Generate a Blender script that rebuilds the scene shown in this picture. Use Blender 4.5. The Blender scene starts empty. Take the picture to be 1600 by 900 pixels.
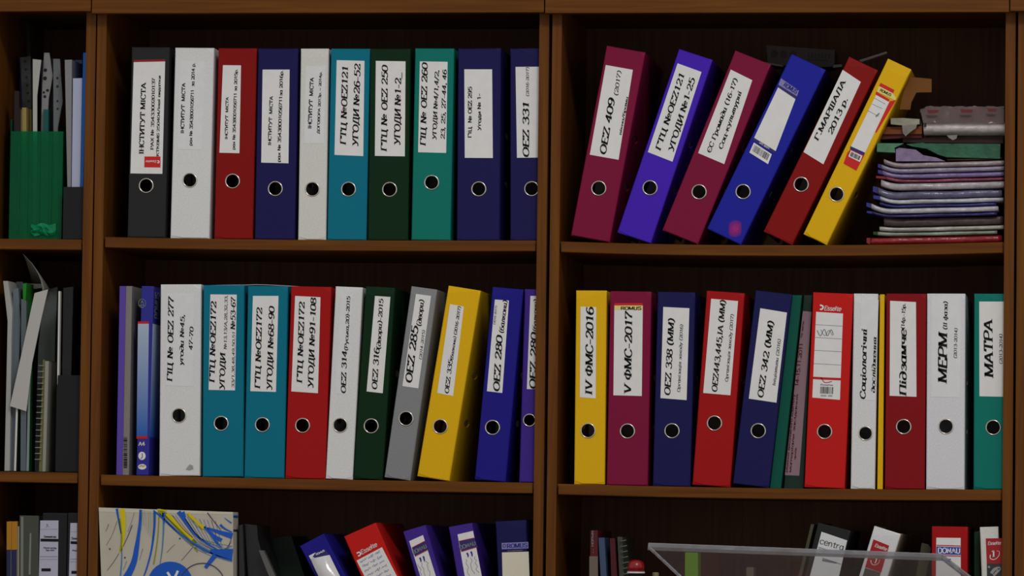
import bpy, bmesh, math, random
from mathutils import Vector, Matrix
random.seed(7)
SC = bpy.context.scene
COL = SC.collection

# ------------------------------------------------------------------ camera
F = 7500.0
YAW, PITCH, ROLL = -.13533, .05417, .01256
CAM = Vector((1.75887, -7.76628, -.50245))
fw = Vector((math.sin(YAW)*math.cos(PITCH), math.cos(YAW)*math.cos(PITCH), math.sin(PITCH)))
r0 = fw.cross(Vector((0, 0, 1))).normalized(); u0 = r0.cross(fw)
rt = math.cos(ROLL)*r0 + math.sin(ROLL)*u0; up = -math.sin(ROLL)*r0 + math.cos(ROLL)*u0
cd = bpy.data.cameras.new('camera'); cam = bpy.data.objects.new('camera', cd); COL.objects.link(cam)
m = Matrix((rt, up, -fw)).transposed().to_4x4(); m.translation = CAM; cam.matrix_world = m
cd.sensor_width = 36; cd.lens = F/1600*36; cd.clip_end = 60
SC.camera = cam

# ------------------------------------------------------------------ world, lights, exposure
w = bpy.data.worlds.new('room'); SC.world = w; w.use_nodes = True
w.node_tree.nodes['Background'].inputs[0].default_value = (1, .98, .95, 1)
w.node_tree.nodes['Background'].inputs[1].default_value = .52
def area(name, loc, target, sx, sy, power, col):
    l = bpy.data.lights.new(name, 'AREA'); l.shape = 'RECTANGLE'; l.size = sx; l.size_y = sy; l.energy = power; l.color = col
    o = bpy.data.objects.new(name, l); COL.objects.link(o); o.location = loc
    o.rotation_euler = (Vector(target)-Vector(loc)).to_track_quat('-Z', 'Y').to_euler(); return o
area('ceiling_lamp', (2.25, -4.0, 3.0), (.7, 0, -.25), 1.2, .6, 72, (1, .985, .96))
SC.view_settings.view_transform = 'Standard'; SC.view_settings.look = 'None'
SC.view_settings.gamma = 1; SC.view_settings.use_curve_mapping = False
SC.view_settings.exposure = -0.14

# ------------------------------------------------------------------ pixel frames of the photograph -> points on real planes
FR = dict(A=(180, 60, 2.726), B=(460, 60, 2.648), C=(860, 60, 2.647), D=(1160, 60, 2.648), E=(0, 380, 2.369), F=(180, 420, 2.5),
          G=(500, 420, 2.5), H=(860, 420, 2.5), I=(1200, 420, 2.5), J=(0, 730, 4.), K=(340, 740, 3.077), L=(840, 740, 3.902), M=(1200, 740, 4.),
          N=(1340, 130, 3.334), O=(0, 30, 2.5), O2=(0, 30, 5.), E2=(0, 390, 5.), E3=(0, 560, 4.862), J2=(0, 790, 8.18), P=(150, 780, 6.667),
          Q=(1140, 110, 5.625), R=(1300, 110, 5.), S=(1150, 60, 4.5), U=(540, 800, 5.333), V=(1320, 810, 6.154), W=(1080, 810, 6.154), T=(900, 810, 7.273),
          X=(180, 430, 2.8125), Y=(1350, 150, 6.92), Y2=(1350, 260, 6.92), K2=(360, 790, 8.), px=(0, 0, 1.))
def zp(f, p):
    a = FR[f]; return (a[0]+p[0]/a[2], a[1]+p[1]/a[2])
def at(px, py, y=0.0):
    d = fw + rt*((px-800)/F) + up*((450-py)/F)
    return CAM + d*((y-CAM.y)/d.y)
def zat(f, p, y=0.0): return at(*zp(f, p), y)

# ------------------------------------------------------------------ materials
def lin(c): return tuple(((v/255)/12.92 if v/255 <= .04045 else ((v/255+.055)/1.055)**2.4) for v in c)
GAIN = .60
def alb(c): return tuple(min(.86, v/GAIN) for v in lin(c))
MATS = {}
def mat(name, c, rough=.45, spec=.4, metal=0, mottle=.06, scale=350, bump=.15, raw=False, alpha=None, bscale=None):
    if name in MATS: return MATS[name]
    mm = bpy.data.materials.new(name); mm.use_nodes = True; nt = mm.node_tree; b = nt.nodes['Principled BSDF']
    col = c if raw else alb(c)
    b.inputs['Roughness'].default_value = rough; b.inputs['Specular IOR Level'].default_value = spec; b.inputs['Metallic'].default_value = metal
    tc = nt.nodes.new('ShaderNodeTexCoord'); nz = nt.nodes.new('ShaderNodeTexNoise'); nz.inputs['Scale'].default_value = scale; nz.inputs['Detail'].default_value = 3
    nt.links.new(tc.outputs['Object'], nz.inputs['Vector'])
    rp = nt.nodes.new('ShaderNodeMapRange'); rp.inputs[1].default_value = .3; rp.inputs[2].default_value = .7
    rp.inputs[3].default_value = 1-mottle; rp.inputs[4].default_value = 1+mottle
    nt.links.new(nz.outputs[0], rp.inputs[0])
    mx = nt.nodes.new('ShaderNodeVectorMath'); mx.operation = 'SCALE'; mx.inputs[0].default_value = col
    nt.links.new(rp.outputs[0], mx.inputs['Scale']); nt.links.new(mx.outputs[0], b.inputs['Base Color'])
    if bump:
        bp = nt.nodes.new('ShaderNodeBump'); bp.inputs['Strength'].default_value = bump; bp.inputs['Distance'].default_value = .0006
        if bscale:
            n2 = nt.nodes.new('ShaderNodeTexNoise'); n2.inputs['Scale'].default_value = bscale; n2.inputs['Detail'].default_value = 4
            nt.links.new(tc.outputs['Object'], n2.inputs['Vector']); nt.links.new(n2.outputs[0], bp.inputs['Height']); bp.inputs['Distance'].default_value = .004
        else: nt.links.new(nz.outputs[0], bp.inputs['Height'])
        nt.links.new(bp.outputs[0], b.inputs['Normal'])
    if alpha is not None: b.inputs['Alpha'].default_value = alpha
    MATS[name] = mm; return mm
def wood(name, axis, c1, c2, rough=.42):
    mm = bpy.data.materials.new(name); mm.use_nodes = True; nt = mm.node_tree; b = nt.nodes['Principled BSDF']
    tc = nt.nodes.new('ShaderNodeTexCoord'); mp = nt.nodes.new('ShaderNodeMapping')
    s = [70, 70, 70]; s[axis] = 2.2; mp.inputs['Scale'].default_value = s
    nt.links.new(tc.outputs['Object'], mp.inputs[0])
    n1 = nt.nodes.new('ShaderNodeTexNoise'); n1.inputs['Scale'].default_value = 1.6; n1.inputs['Detail'].default_value = 5; n1.inputs['Distortion'].default_value = .6
    nt.links.new(mp.outputs[0], n1.inputs['Vector'])
    cr = nt.nodes.new('ShaderNodeValToRGB'); cr.color_ramp.elements[0].position = .3; cr.color_ramp.elements[1].position = .72
    cr.color_ramp.elements[0].color = (*alb(c1), 1); cr.color_ramp.elements[1].color = (*alb(c2), 1)
    nt.links.new(n1.outputs[0], cr.inputs[0]); nt.links.new(cr.outputs[0], b.inputs['Base Color'])
    bp = nt.nodes.new('ShaderNodeBump'); bp.inputs['Strength'].default_value = .12; bp.inputs['Distance'].default_value = .0008
    nt.links.new(n1.outputs[0], bp.inputs['Height']); nt.links.new(bp.outputs[0], b.inputs['Normal'])
    b.inputs['Roughness'].default_value = rough; b.inputs['Specular IOR Level'].default_value = .15
    return mm
WX = wood('wood_grain_across', 0, (72, 38, 8), (94, 56, 14)); WZ = wood('wood_grain_upright', 2, (72, 38, 8), (94, 56, 14))
WIN = wood('wood_inside', 2, (70, 45, 33), (86, 58, 42), .5)
def film(name, tint, fac, surf, rough=.12, bscale=14):
    if name in MATS: return MATS[name]
    mm = bpy.data.materials.new(name); mm.use_nodes = True; nt = mm.node_tree; nt.nodes.clear()
    o = nt.nodes.new('ShaderNodeOutputMaterial'); t = nt.nodes.new('ShaderNodeBsdfTransparent'); t.inputs[0].default_value = (*tint, 1)
    b = nt.nodes.new('ShaderNodeBsdfPrincipled'); b.inputs['Base Color'].default_value = (*alb(surf), 1); b.inputs['Roughness'].default_value = rough
    tc = nt.nodes.new('ShaderNodeTexCoord'); nz = nt.nodes.new('ShaderNodeTexNoise'); nz.inputs['Scale'].default_value = bscale
    bp = nt.nodes.new('ShaderNodeBump'); bp.inputs['Strength'].default_value = .5; bp.inputs['Distance'].default_value = .01
    nt.links.new(tc.outputs['Object'], nz.inputs['Vector']); nt.links.new(nz.outputs[0], bp.inputs['Height']); nt.links.new(bp.outputs[0], b.inputs['Normal'])
    x = nt.nodes.new('ShaderNodeMixShader'); x.inputs[0].default_value = fac
    nt.links.new(t.outputs[0], x.inputs[1]); nt.links.new(b.outputs[0], x.inputs[2]); nt.links.new(x.outputs[0], o.inputs[0])
    MATS[name] = mm; return mm
CB = dict(black=(34, 35, 36), white=(184, 185, 186), lightgrey=(180, 181, 176), red=(112, 14, 14), navy=(24, 21, 68), turquoise=(6, 95, 116), darkgreen=(8, 36, 16),
          teal=(10, 98, 88), magenta=(106, 16, 50), violet=(58, 28, 155), blue=(26, 30, 132), blue2=(26, 22, 112), red2=(138, 16, 18), red3=(165, 24, 22), yellow=(200, 149, 14),
          grey=(112, 114, 117), darkred=(112, 14, 20), white2=(182, 182, 188), tealdeep=(8, 70, 58), cream=(186, 184, 176), purple=(74, 52, 140), violet2=(54, 34, 118), navy2=(22, 22, 68))
def pvc(k): return mat('pvc_'+k, CB[k], .5, .12, mottle=.07 if 'white' in k or 'grey' in k or k == 'cream' else .05, scale=420, bump=.2)
PAPER = mat('label_paper', (196, 198, 202), .6, .2, mottle=.03, scale=60, bump=.05)
PAPERW = mat('label_paper_faint', (186, 188, 190), .5, .25, mottle=.03, scale=60, bump=.05)
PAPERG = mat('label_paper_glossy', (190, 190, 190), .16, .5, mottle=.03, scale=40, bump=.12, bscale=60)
INK = mat('black_ink', (14, 14, 16), .6, .2, mottle=0, bump=0)
INKG = mat('grey_ink', (105, 108, 115), .6, .2, mottle=0, bump=0)
INKW = mat('white_ink', (190, 190, 192), .6, .2, mottle=0, bump=0)
INKB = mat('blue_ink', (30, 34, 120), .6, .2, mottle=0, bump=0)
INKR = mat('red_ink', (160, 26, 26), .6, .2, mottle=0, bump=0)
SHEET = mat('white_sheets', (170, 170, 170), .7, .15, mottle=.05, scale=200, bump=.1)
STEEL = mat('nickel', (.72, .68, .62), .22, .5, 1.0, 0, 20, 0, raw=True)
def paint(k, c, rough=.5, **kw): return mat('paint_'+k, c, rough, .3, mottle=.02, bump=0, **kw)

# ------------------------------------------------------------------ object helpers
def link(name, me, m=None, parent=None):
    o = bpy.data.objects.new(name, me); COL.objects.link(o)
    if m: me.materials.append(m)
    if parent: o.parent = parent
    return o
def mesh(name, vs, fs, m=None, parent=None, smooth=False):
    me = bpy.data.meshes.new(name); me.from_pydata([tuple(v) for v in vs], [], fs); me.validate(); me.update()
    if smooth: me.polygons.foreach_set('use_smooth', [True]*len(me.polygons))
    return link(name, me, m, parent)
def thing(name, label, cat, loc=(0, 0, 0), ry=0, group=None):
    o = bpy.data.objects.new(name, None); COL.objects.link(o); o.empty_display_size = .02
    o.location = loc; o.rotation_euler = (0, ry, 0); o['label'] = label; o['category'] = cat
    if group: o['group'] = group
    return o
def tag(o, label, cat, group=None):
    o['label'] = label; o['category'] = cat
    if group: o['group'] = group
    return o
class MB:
    def __init__(s): s.v = []; s.f = []
    def box(s, a, b, bev=0):
        x0, y0, z0 = a; x1, y1, z1 = b
        if bev <= 0:
            n = len(s.v); s.v += [(x0, y0, z0), (x1, y0, z0), (x1, y1, z0), (x0, y1, z0), (x0, y0, z1), (x1, y0, z1), (x1, y1, z1), (x0, y1, z1)]
            s.f += [tuple(n+i for i in q) for q in ((0, 3, 2, 1), (4, 5, 6, 7), (0, 1, 5, 4), (1, 2, 6, 5), (2, 3, 7, 6), (3, 0, 4, 7))]
        else:
            bm = bmesh.new(); bmesh.ops.create_cube(bm, size=1)
            for v in bm.verts: v.co = Vector(((x0+x1)/2+v.co.x*(x1-x0), (y0+y1)/2+v.co.y*(y1-y0), (z0+z1)/2+v.co.z*(z1-z0)))
            bmesh.ops.bevel(bm, geom=bm.edges[:], offset=bev, segments=2, affect='EDGES', profile=.6)
            n = len(s.v); bm.verts.index_update(); s.v += [tuple(v.co) for v in bm.verts]; s.f += [tuple(n+v.index for v in f.verts) for f in bm.faces]; bm.free()
        return s
    def prism(s, ring, d):          # ring of 3-D points, extruded by vector d
        n = len(s.v); k = len(ring); s.v += [tuple(p) for p in ring]+[tuple(Vector(p)+Vector(d)) for p in ring]
        s.f += [tuple(range(n, n+k)), tuple(range(n+2*k-1, n+k-1, -1))]+[(n+i, n+k+i, n+k+(i+1) % k, n+(i+1) % k) for i in range(k)]
        return s
    def lathe(s, prof, c=(0, 0, 0), axis='z', n=24):
        b = len(s.v)
        for r, h in prof:
            for i in range(n):
                a = 2*math.pi*i/n; x, y = r*math.cos(a), r*math.sin(a)
                s.v.append((c[0]+x, c[1]+y, c[2]+h) if axis == 'z' else (c[0]+x, c[1]+h, c[2]+y))
        for j in range(len(prof)-1):
            for i in range(n): s.f.append((b+j*n+i, b+j*n+(i+1) % n, b+(j+1)*n+(i+1) % n, b+(j+1)*n+i))
        return s
    def holed(s, cx, cy, rx, ry, x0, y0, x1, y1, t, tf, seg=28, bev=.0012):   # plate with an oval hole; tf maps (u, v, depth) to a point
        angs = [2*math.pi*i/seg for i in range(seg)]+[math.atan2(y-cy, x-cx) % (2*math.pi) for x in (x0, x1) for y in (y0, y1)]
        angs = sorted(set(round(a, 5) for a in angs)); k = len(angs)
        def outer(a, e):
            c, q = math.cos(a), math.sin(a); b = []
            if c > 1e-6: b.append((x1-e-cx)/c)
            if c < -1e-6: b.append((x0+e-cx)/c)
            if q > 1e-6: b.append((y1-e-cy)/q)
            if q < -1e-6: b.append((y0+e-cy)/q)
            return cx+min(b)*c, cy+min(b)*q
        inner = lambda a: (cx+rx*math.cos(a), cy+ry*math.sin(a))
        loops = [[(*inner(a), t) for a in angs], [(*inner(a), 0) for a in angs], [(*outer(a, bev), 0) for a in angs], [(*outer(a, 0), bev) for a in angs], [(*outer(a, 0), t) for a in angs]]
        b = len(s.v)
        for L in loops: s.v += [tuple(tf(*p)) for p in L]
        for j in range(5):
            for i in range(k):
                A, Bq = b+j*k, b+((j+1) % 5)*k; s.f.append((A+i, A+(i+1) % k, Bq+(i+1) % k, Bq+i))
        return s
    def build(s, name, m=None, parent=None, smooth=False):
        o = mesh(name, s.v, s.f, m, parent, smooth)
        bm = bmesh.new(); bm.from_mesh(o.data); bmesh.ops.recalc_face_normals(bm, faces=bm.faces[:]); bm.to_mesh(o.data); bm.free(); return o

# ------------------------------------------------------------------ lettering: glyphs drawn as pen strokes (hundredths of the cap height)
# L serif both ends, l serif at the start, P plain, C smooth, O closed smooth, D dot
G = {}
def g(chars, adv, spec):
    st = []
    for q in spec.split(';'):
        q = q.strip()
        if q: st.append((q[0], [tuple(float(v)/100 for v in p.split(',')) for p in q[1:].split()]))
    for c in chars: G[c] = (adv/100, st)
g('АA', 80, 'l5,0 40,100;l75,0 40,100;P18,35 62,35'); g('Б', 70, 'L12,0 12,100;P12,100 62,100 62,84;C12,56 45,56 64,42 64,16 45,0 12,0')
g('ВB', 74, 'L12,0 12,100;C12,100 45,100 62,88 60,62 42,54 12,54;C12,54 48,54 68,44 66,12 48,0 12,0'); g('Г', 66, 'L12,0 12,100;P12,100 62,100 62,80')
g('Д', 84, 'P5,-18 5,0 78,0 78,-18;P16,0 32,100 66,100;P66,0 66,100'); g('ЕE', 70, 'L12,0 12,100;P12,100 62,100 62,80;P12,52 48,52;P12,0 66,0 66,22')
g('Є', 76, 'C70,76 60,97 40,102 12,80 8,48 14,18 40,-2 62,6 70,24;P10,52 50,52'); g('З', 70, 'C10,82 30,100 58,98 62,74 48,56 28,54;C28,54 58,54 68,36 62,10 36,-2 8,18')
g('ІI', 36, 'L18,0 18,100'); g('КK', 78, 'L12,0 12,100;l68,100 14,48;l72,0 30,62'); g('МM', 96, 'L12,0 12,100;P12,100 48,8 84,100;L84,0 84,100')
g('НH', 80, 'L12,0 12,100;L68,0 68,100;P12,50 68,50'); g('ОO', 80, 'O40,102 12,82 6,50 12,18 40,-2 68,18 74,50 68,82'); g('П', 80, 'L12,0 12,100;L68,0 68,100;P12,100 68,100')
g('РP', 70, 'L12,0 12,100;C12,100 50,100 66,84 62,56 42,46 12,46'); g('СC', 76, 'C70,74 58,97 38,102 12,82 6,50 12,18 38,-2 60,6 70,24'); g('ТT', 76, 'l38,0 38,100;P6,80 8,100 68,100 70,80')
g('У', 78, 'l8,100 42,36;l72,100 38,22;C38,22 28,2 14,-2 8,10'); g('Ф', 86, 'L42,-4 42,104;O42,82 14,74 6,50 14,24 42,16 70,24 78,50 70,74'); g('ХX', 78, 'L8,0 70,100;L70,0 8,100')
g('Л', 80, 'P2,0 12,2 28,100 66,100;L66,0 66,100');g('Ж', 96, 'L48,0 48,100;l8,100 48,52;l88,100 48,52;l6,0 44,56;l90,0 52,56');g('й', 62, 'L10,0 10,68;P10,0 50,68;L50,0 50,68');g('ж', 80, 'L40,0 40,68;l8,68 40,36;l72,68 40,36;l6,0 38,40;l74,0 42,40');g('w', 80, 'l6,68 24,0;P24,0 40,60;P40,60 56,0;l74,68 56,0');g('v', 60, 'l6,68 30,0;l54,68 30,0');g('f', 44, 'C46,98 32,102 24,86 22,0;P6,66 42,66');g('g', 64, 'O30,68 12,58 6,34 12,8 30,-1 46,8 50,34 46,58;C52,68 52,-10 30,-28 8,-20');g('И', 80, 'L12,0 12,100;L68,0 68,100;P12,0 68,100');g('Ц', 84, 'L12,0 12,100;L64,0 64,100;P12,0 78,0 78,-18'); g('Ш', 94, 'L12,0 12,100;L46,0 46,100;L80,0 80,100;P12,0 80,0'); g('Щ', 100, 'L12,0 12,100;L46,0 46,100;L80,0 80,100;P12,0 94,0 94,-18')
g('Z', 74, 'P10,80 10,100 64,100 8,0 66,0 66,22'); g('V', 80, 'l8,100 40,0;l72,100 40,0'); g('D', 82, 'L12,0 12,100;C12,100 44,100 70,84 74,50 70,16 44,0 12,0')
g('N', 80, 'L12,0 12,100;P12,100 66,0;l66,100 66,0'); g('U', 80, 'l12,100 12,30;C12,30 16,6 38,-2 60,6 66,30;l66,100 66,30'); g('R', 78, 'L12,0 12,100;C12,100 50,100 64,86 60,58 42,50 12,50;l72,0 38,50')
g('S', 70, 'C62,80 50,100 28,102 10,84 16,62 40,52 62,38 62,12 38,-2 16,2 8,20')
g('0', 66, 'O33,100 10,84 5,50 10,16 33,0 56,16 61,50 56,84'); g('1', 60, 'l34,0 34,100;P34,100 16,86'); g('2', 68, 'C8,76 18,98 40,100 58,82 50,54 26,28 8,4;P8,3 60,3 62,20')
g('3', 66, 'C8,82 22,100 48,98 56,76 42,56 24,54;C24,54 52,52 62,32 54,6 28,-2 6,16'); g('4', 68, 'l44,0 44,100;P44,100 4,28 64,28'); g('5', 66, 'P56,100 16,100 12,56;C12,56 34,64 56,54 60,30 48,4 24,-2 6,14')
g('6', 66, 'C56,88 40,101 20,90 8,60 8,28 20,2 40,-1 58,14 58,42 42,58 22,56 10,38'); g('7', 66, 'P6,82 6,100 60,100;C60,100 40,60 28,30 26,0'); g('8', 66, 'O33,100 14,92 12,70 33,54 54,70 52,92;O33,54 10,40 8,12 33,-1 58,12 56,40')
g('9', 66, 'C10,12 26,-1 46,10 58,40 58,72 46,98 26,101 8,86 8,58 24,42 44,44 56,62')
g('№', 124, 'L12,0 12,100;P12,100 62,0;l62,100 62,0;O96,70 84,60 82,46 96,34 110,46 110,60;P82,14 112,14'); g('-', 44, 'P6,36 38,36'); g('–', 66, 'P2,36 62,36'); g('_', 64, 'P0,-14 62,-14')
g('.', 28, 'D14,6'); g(',', 28, 'D14,6;P16,4 10,-14'); g('/', 48, 'P4,-8 42,104'); g('(', 38, 'C32,112 14,84 8,48 14,8 32,-18'); g(')', 38, 'C6,112 24,84 30,48 24,8 6,-18'); g(' ', 34, '')
g('аa', 66, 'O30,68 12,58 6,34 12,8 30,-1 46,8 50,34 46,58;P52,68 52,12;C52,12 54,0 64,2'); g('б', 64, 'C54,104 30,96 10,76 6,36;O32,62 12,52 6,30 12,6 32,-1 52,6 58,30 52,52')
g('в', 60, 'L10,0 10,68;C10,68 40,68 50,58 44,40 10,36;C10,36 46,36 56,24 50,4 34,0 10,0'); g('г', 50, 'l10,0 10,68;P10,68 46,68 46,54'); g('д', 66, 'P2,-14 2,0 58,0 58,-14;P12,0 22,68 48,68 48,0')
g('∂', 64, 'O30,58 12,48 6,28 12,4 30,-1 48,6 56,30 48,50;C56,30 56,62 44,88 22,102 8,94'); g('еe', 60, 'C8,36 56,38 52,58 34,69 12,58 6,32 14,6 34,-1 56,12'); g('є', 60, 'C54,54 40,69 14,60 6,34 14,6 36,-1 56,12;P10,35 38,35')
g('з', 56, 'C8,56 26,69 46,62 44,44 24,36;C24,36 50,34 52,12 34,-1 6,10'); g('и', 62, 'L10,0 10,68;P10,0 50,68;L50,0 50,68'); g('u', 66, 'l10,68 10,16;C10,16 14,0 32,2 48,18;P50,68 50,12;C50,12 54,0 62,4')
g('і', 32, 'l15,0 15,68;P15,68 6,65;D15,94'); g('ї', 38, 'l18,0 18,68;D8,92;D28,92'); g('к', 62, 'L10,0 10,68;l54,68 12,34;l58,0 26,42'); g('л', 62, 'P4,0 12,4 22,68 50,68;l50,0 50,68'); g('м', 74, 'L10,0 10,68;P10,68 36,4 62,68;L62,0 62,68')
g('н', 62, 'L10,0 10,68;L50,0 50,68;P10,34 50,34'); g('оo', 64, 'O32,69 12,58 6,34 12,8 32,-1 52,8 58,34 52,58'); g('п', 62, 'L10,0 10,68;L50,0 50,68;P10,68 50,68'); g('рp', 64, 'L10,-28 10,68;C10,54 26,69 46,64 56,36 46,4 26,-1 10,12')
g('сc', 58, 'C54,54 44,68 28,69 10,56 6,32 14,6 32,-1 54,12'); g('т', 60, 'l30,0 30,68;P4,54 4,68 56,68 56,54'); g('m', 78, 'l10,0 10,68;C10,50 24,68 36,60 38,40;l38,0 38,40;C38,50 52,68 64,60 66,40;l66,0 66,40')
g('у', 62, 'l8,68 32,6;l58,68 30,2;C30,2 20,-26 6,-26'); g('ф', 80, 'L40,-28 40,100;O40,69 14,58 6,34 14,8 40,-1 66,8 74,34 66,58'); g('х', 60, 'L6,0 54,68;L54,0 6,68'); g('ц', 64, 'L10,0 10,68;L50,0 50,68;P10,0 60,0 60,-16')
g('ч', 60, 'l10,68 12,40;C12,40 24,26 48,36;L50,0 50,68'); g('ш', 80, 'L10,0 10,68;L40,0 40,68;L70,0 70,68;P10,0 70,0'); g('ь', 58, 'L10,0 10,68;C10,36 46,36 54,18 44,0 10,0'); g('ю', 82, 'L10,0 10,68;O50,69 34,58 28,34 34,8 50,-1 68,8 74,34 68,58;P10,34 28,34')
g('я', 60, 'L50,0 50,68;C50,68 18,68 10,52 18,36 50,34;l6,0 28,34'); g('s', 54, 'C46,56 30,69 12,62 12,44 40,30 48,12 30,-1 8,10'); g('t', 46, 'C24,90 22,20 26,2 44,4;P6,66 42,66'); g('l', 26, 'l12,0 12,104')
g('n', 62, 'l10,0 10,68;C10,48 26,68 44,62 50,40;l50,0 50,40'); g('r', 46, 'l10,0 10,68;C10,46 22,66 42,64'); g('i', 30, 'l14,0 14,68;D14,92'); g('щ', 84, 'L10,0 10,68;L40,0 40,68;L70,0 70,68;P10,0 80,0 80,-16')
def smooth(pts, closed, n=5):
    out = []; k = len(pts)
    for i in range(k if closed else k-1):
        p = [pts[(i+j-1) % k] if closed else pts[min(max(i+j-1, 0), k-1)] for j in range(4)]
        for s in range(n):
            t = s/n; out.append(tuple(.5*(2*p[1][a]+(p[2][a]-p[0][a])*t+(2*p[0][a]-5*p[1][a]+4*p[2][a]-p[3][a])*t*t+(3*p[1][a]-p[0][a]-3*p[2][a]+p[3][a])*t**3) for a in (0, 1)))
    if not closed: out.append(pts[-1])
    return out
def ribbon(pts, closed, a, b, vs, fs):        # pen with an elliptic nib a x b
    n = len(pts); base = len(vs)
    for i, p in enumerate(pts):
        q0 = pts[(i-1) % n] if closed or i else p; q1 = pts[(i+1) % n] if closed or i < n-1 else p
        dx, dy = q1[0]-q0[0], q1[1]-q0[1]; L = math.hypot(dx, dy) or 1; nx, ny = -dy/L, dx/L
        h = math.sqrt(a*a*nx*nx+b*b*ny*ny); ox, oy = a*a*nx/h, b*b*ny/h
        vs += [(p[0]+ox, p[1]+oy), (p[0]-ox, p[1]-oy)]
    for i in range(n if closed else n-1):
        j = (i+1) % n; fs.append((base+2*i, base+2*i+1, base+2*j+1, base+2*j))
def text2d(s, a=.085, b=.05, serif=True, italic=False, slant=.13):
    vs, fs, x = [], [], 0
    for c in s:
        if italic: c = {'и': 'u', 'т': 'm', 'д': '∂'}.get(c, c)
        adv, st = G[c]; v, f = [], []
        for k, p in st:
            if k == 'D':
                n = len(v); r = a*1.15; v += [(p[0][0]+r*math.cos(t*math.pi/4), p[0][1]+r*math.sin(t*math.pi/4)) for t in range(8)]; f.append(tuple(range(n, n+8)))
            elif k in 'CO': ribbon(smooth(p, k == 'O'), k == 'O', a, b, v, f)
            else:
                for q0, q1 in zip(p, p[1:]):
                    L = math.hypot(q1[0]-q0[0], q1[1]-q0[1]); e = (b*.8 if k == 'P' else 0)/L
                    d = ((q1[0]-q0[0])*e, (q1[1]-q0[1])*e); ribbon([(q0[0]-d[0], q0[1]-d[1]), (q1[0]+d[0], q1[1]+d[1])], False, a, b, v, f)
                if serif and k in 'Ll':
                    for e in ([p[0], p[-1]] if k == 'L' else [p[0]]):
                        h = .04 if e[1] > .3 else -.0
                        ribbon([(e[0]-a-.075, e[1]-h+(.035 if e[1] <= .3 else 0)), (e[0]+a+.075, e[1]-h+(.035 if e[1] <= .3 else 0))], False, .035, .038, v, f)
        n = len(vs)
        vs += [(x+q[0]+(slant*q[1] if italic else 0), q[1]) for q in v]; fs += [tuple(n+i for i in t) for t in f]; x += adv+(.04 if serif else .02)
    return vs, fs, x

# ------------------------------------------------------------------ the bookcases
PANEL = .016; BACK = .345; W = .76
def shelf_fn(f, pl, pr, sag):
    a, b = at(*pl), at(*pr)
    def z(x):
        t = (x-a.x)/(b.x-a.x); return a.z+(b.z-a.z)*t-sag*max(0, 4*t*(1-t))
    return z
S1 = [shelf_fn('px', (0, 372.7), (132, 374), 0), shelf_fn('px', (163, 370), (835, 375.5), .0022), shelf_fn('px', (873, 377), (1565, 378), .0058)]
S2 = [shelf_fn('px', (0, 736.5), (125, 738.8), 0), shelf_fn('px', (158, 741.5), (832, 754.2), .001), shelf_fn('px', (873, 756), (1567, 765), .0026)]
ZC = at(700, 1117).z
S3 = lambda x: ZC
DOORY = -.028
zdoor = [at(70, 17.5, DOORY).z, at(500, 20.0, DOORY).z, at(1200, 19.6, DOORY).z, at(1590, 17, DOORY).z]
jx = [-.26, at(142.6, 10, DOORY).x, at(850.8, 10, DOORY).x, at(1577.6, 10, DOORY).x, at(1577.6, 10, DOORY).x+.76]
xb = [(-.186, -.0012), (.0012, W-.0026), (W+.0026, 2*W-.002), (2*W+.002, 3*W-.003)]
ZTOP = .405
names = ['narrow walnut bookcase at the left with plastic sleeves and papers', 'walnut bookcase in the middle holding rows of upright binders',
         'walnut bookcase on the right with leaning binders and a pile of sleeves', 'walnut bookcase edge at the far right of the photo']
for i, (x0, x1) in enumerate(xb):
    bc = thing('bookcase', names[i], 'bookcase', (x0, 0, ZC), 0, 'walnut bookcases along the wall')
    H = ZTOP-ZC; ww = x1-x0
    MB().box((0, 0, 0), (PANEL, BACK, H), .0008).build('side_panel', WZ, bc)
    MB().prism([(ww-PANEL, 0, 0), (ww, 0, 0), (ww, BACK, 0), (ww-.009, BACK, 0), (ww-.009, .006, 0), (ww-PANEL, .006, 0)], (0, 0, H)).build('side_panel', WZ, bc)
    MB().box((PANEL, BACK-.006, 0), (ww-.0091, BACK, H)).build('back_panel', WIN, bc)
    MB().box((PANEL, .0062, H-.02), (ww-.0091, BACK-.006, H)).build('top_panel', WX, bc)
    if i < 3:
        for fn in (S1[i], S2[i]):
            v, f = [], []; n = 16; xa, xe = x0+PANEL+.003, x1-PANEL-.003
            for k in range(n+1):
                x = xa+(xe-xa)*k/n; z = fn(x); gx = (-.0028 if k == 0 else .0095 if k == n else 0)
                for y, dz, q in ((.0035, -.001, 0), (.0045, 0, 0), (.01, 0, 0), (.0101, 0, gx), (BACK-.007, 0, gx), (BACK-.007, -.0175, gx), (.0101, -.0175, gx), (.01, -.0175, 0), (.0045, -.0175, 0), (.0035, -.0165, 0)): v.append((x+q-x0, y, z+dz-ZC))
            for k in range(n): f += [(k*10+j, k*10+(j+1) % 10, k*10+10+(j+1) % 10, k*10+10+j) for j in range(10)]
            f += [tuple(range(10)), tuple(range(n*10+9, n*10-1, -1))]
            s = MB(); s.v, s.f = v, f; s.build('shelf', WX, bc)
    else:
        for z in (at(1590, 378).z, at(1590, 765).z): MB().box((PANEL, .004, z-.0175-ZC), (ww-PANEL, BACK-.007, z-ZC)).build('shelf', WX, bc)
ovn = ['far left', 'middle, above the white and turquoise binders', 'right, above the leaning binders', 'far right corner']
for i in range(4):
    x0, x1 = jx[i]+.001, jx[i+1]-.001; z0 = ZTOP+.0008
    oc = thing('overhead_cabinet', 'walnut overhead cabinet door edge along the top, '+ovn[i], 'cabinet', (x0, 0, z0), 0, 'overhead cabinets')
    MB().box((0, -.0095, 0), (x1-x0, BACK, .6)).build('case', WIN, oc)
    MB().box((0, DOORY, zdoor[i]-z0), (x1-x0, -.01, .6), .0008).build('door', WX, oc)
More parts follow.
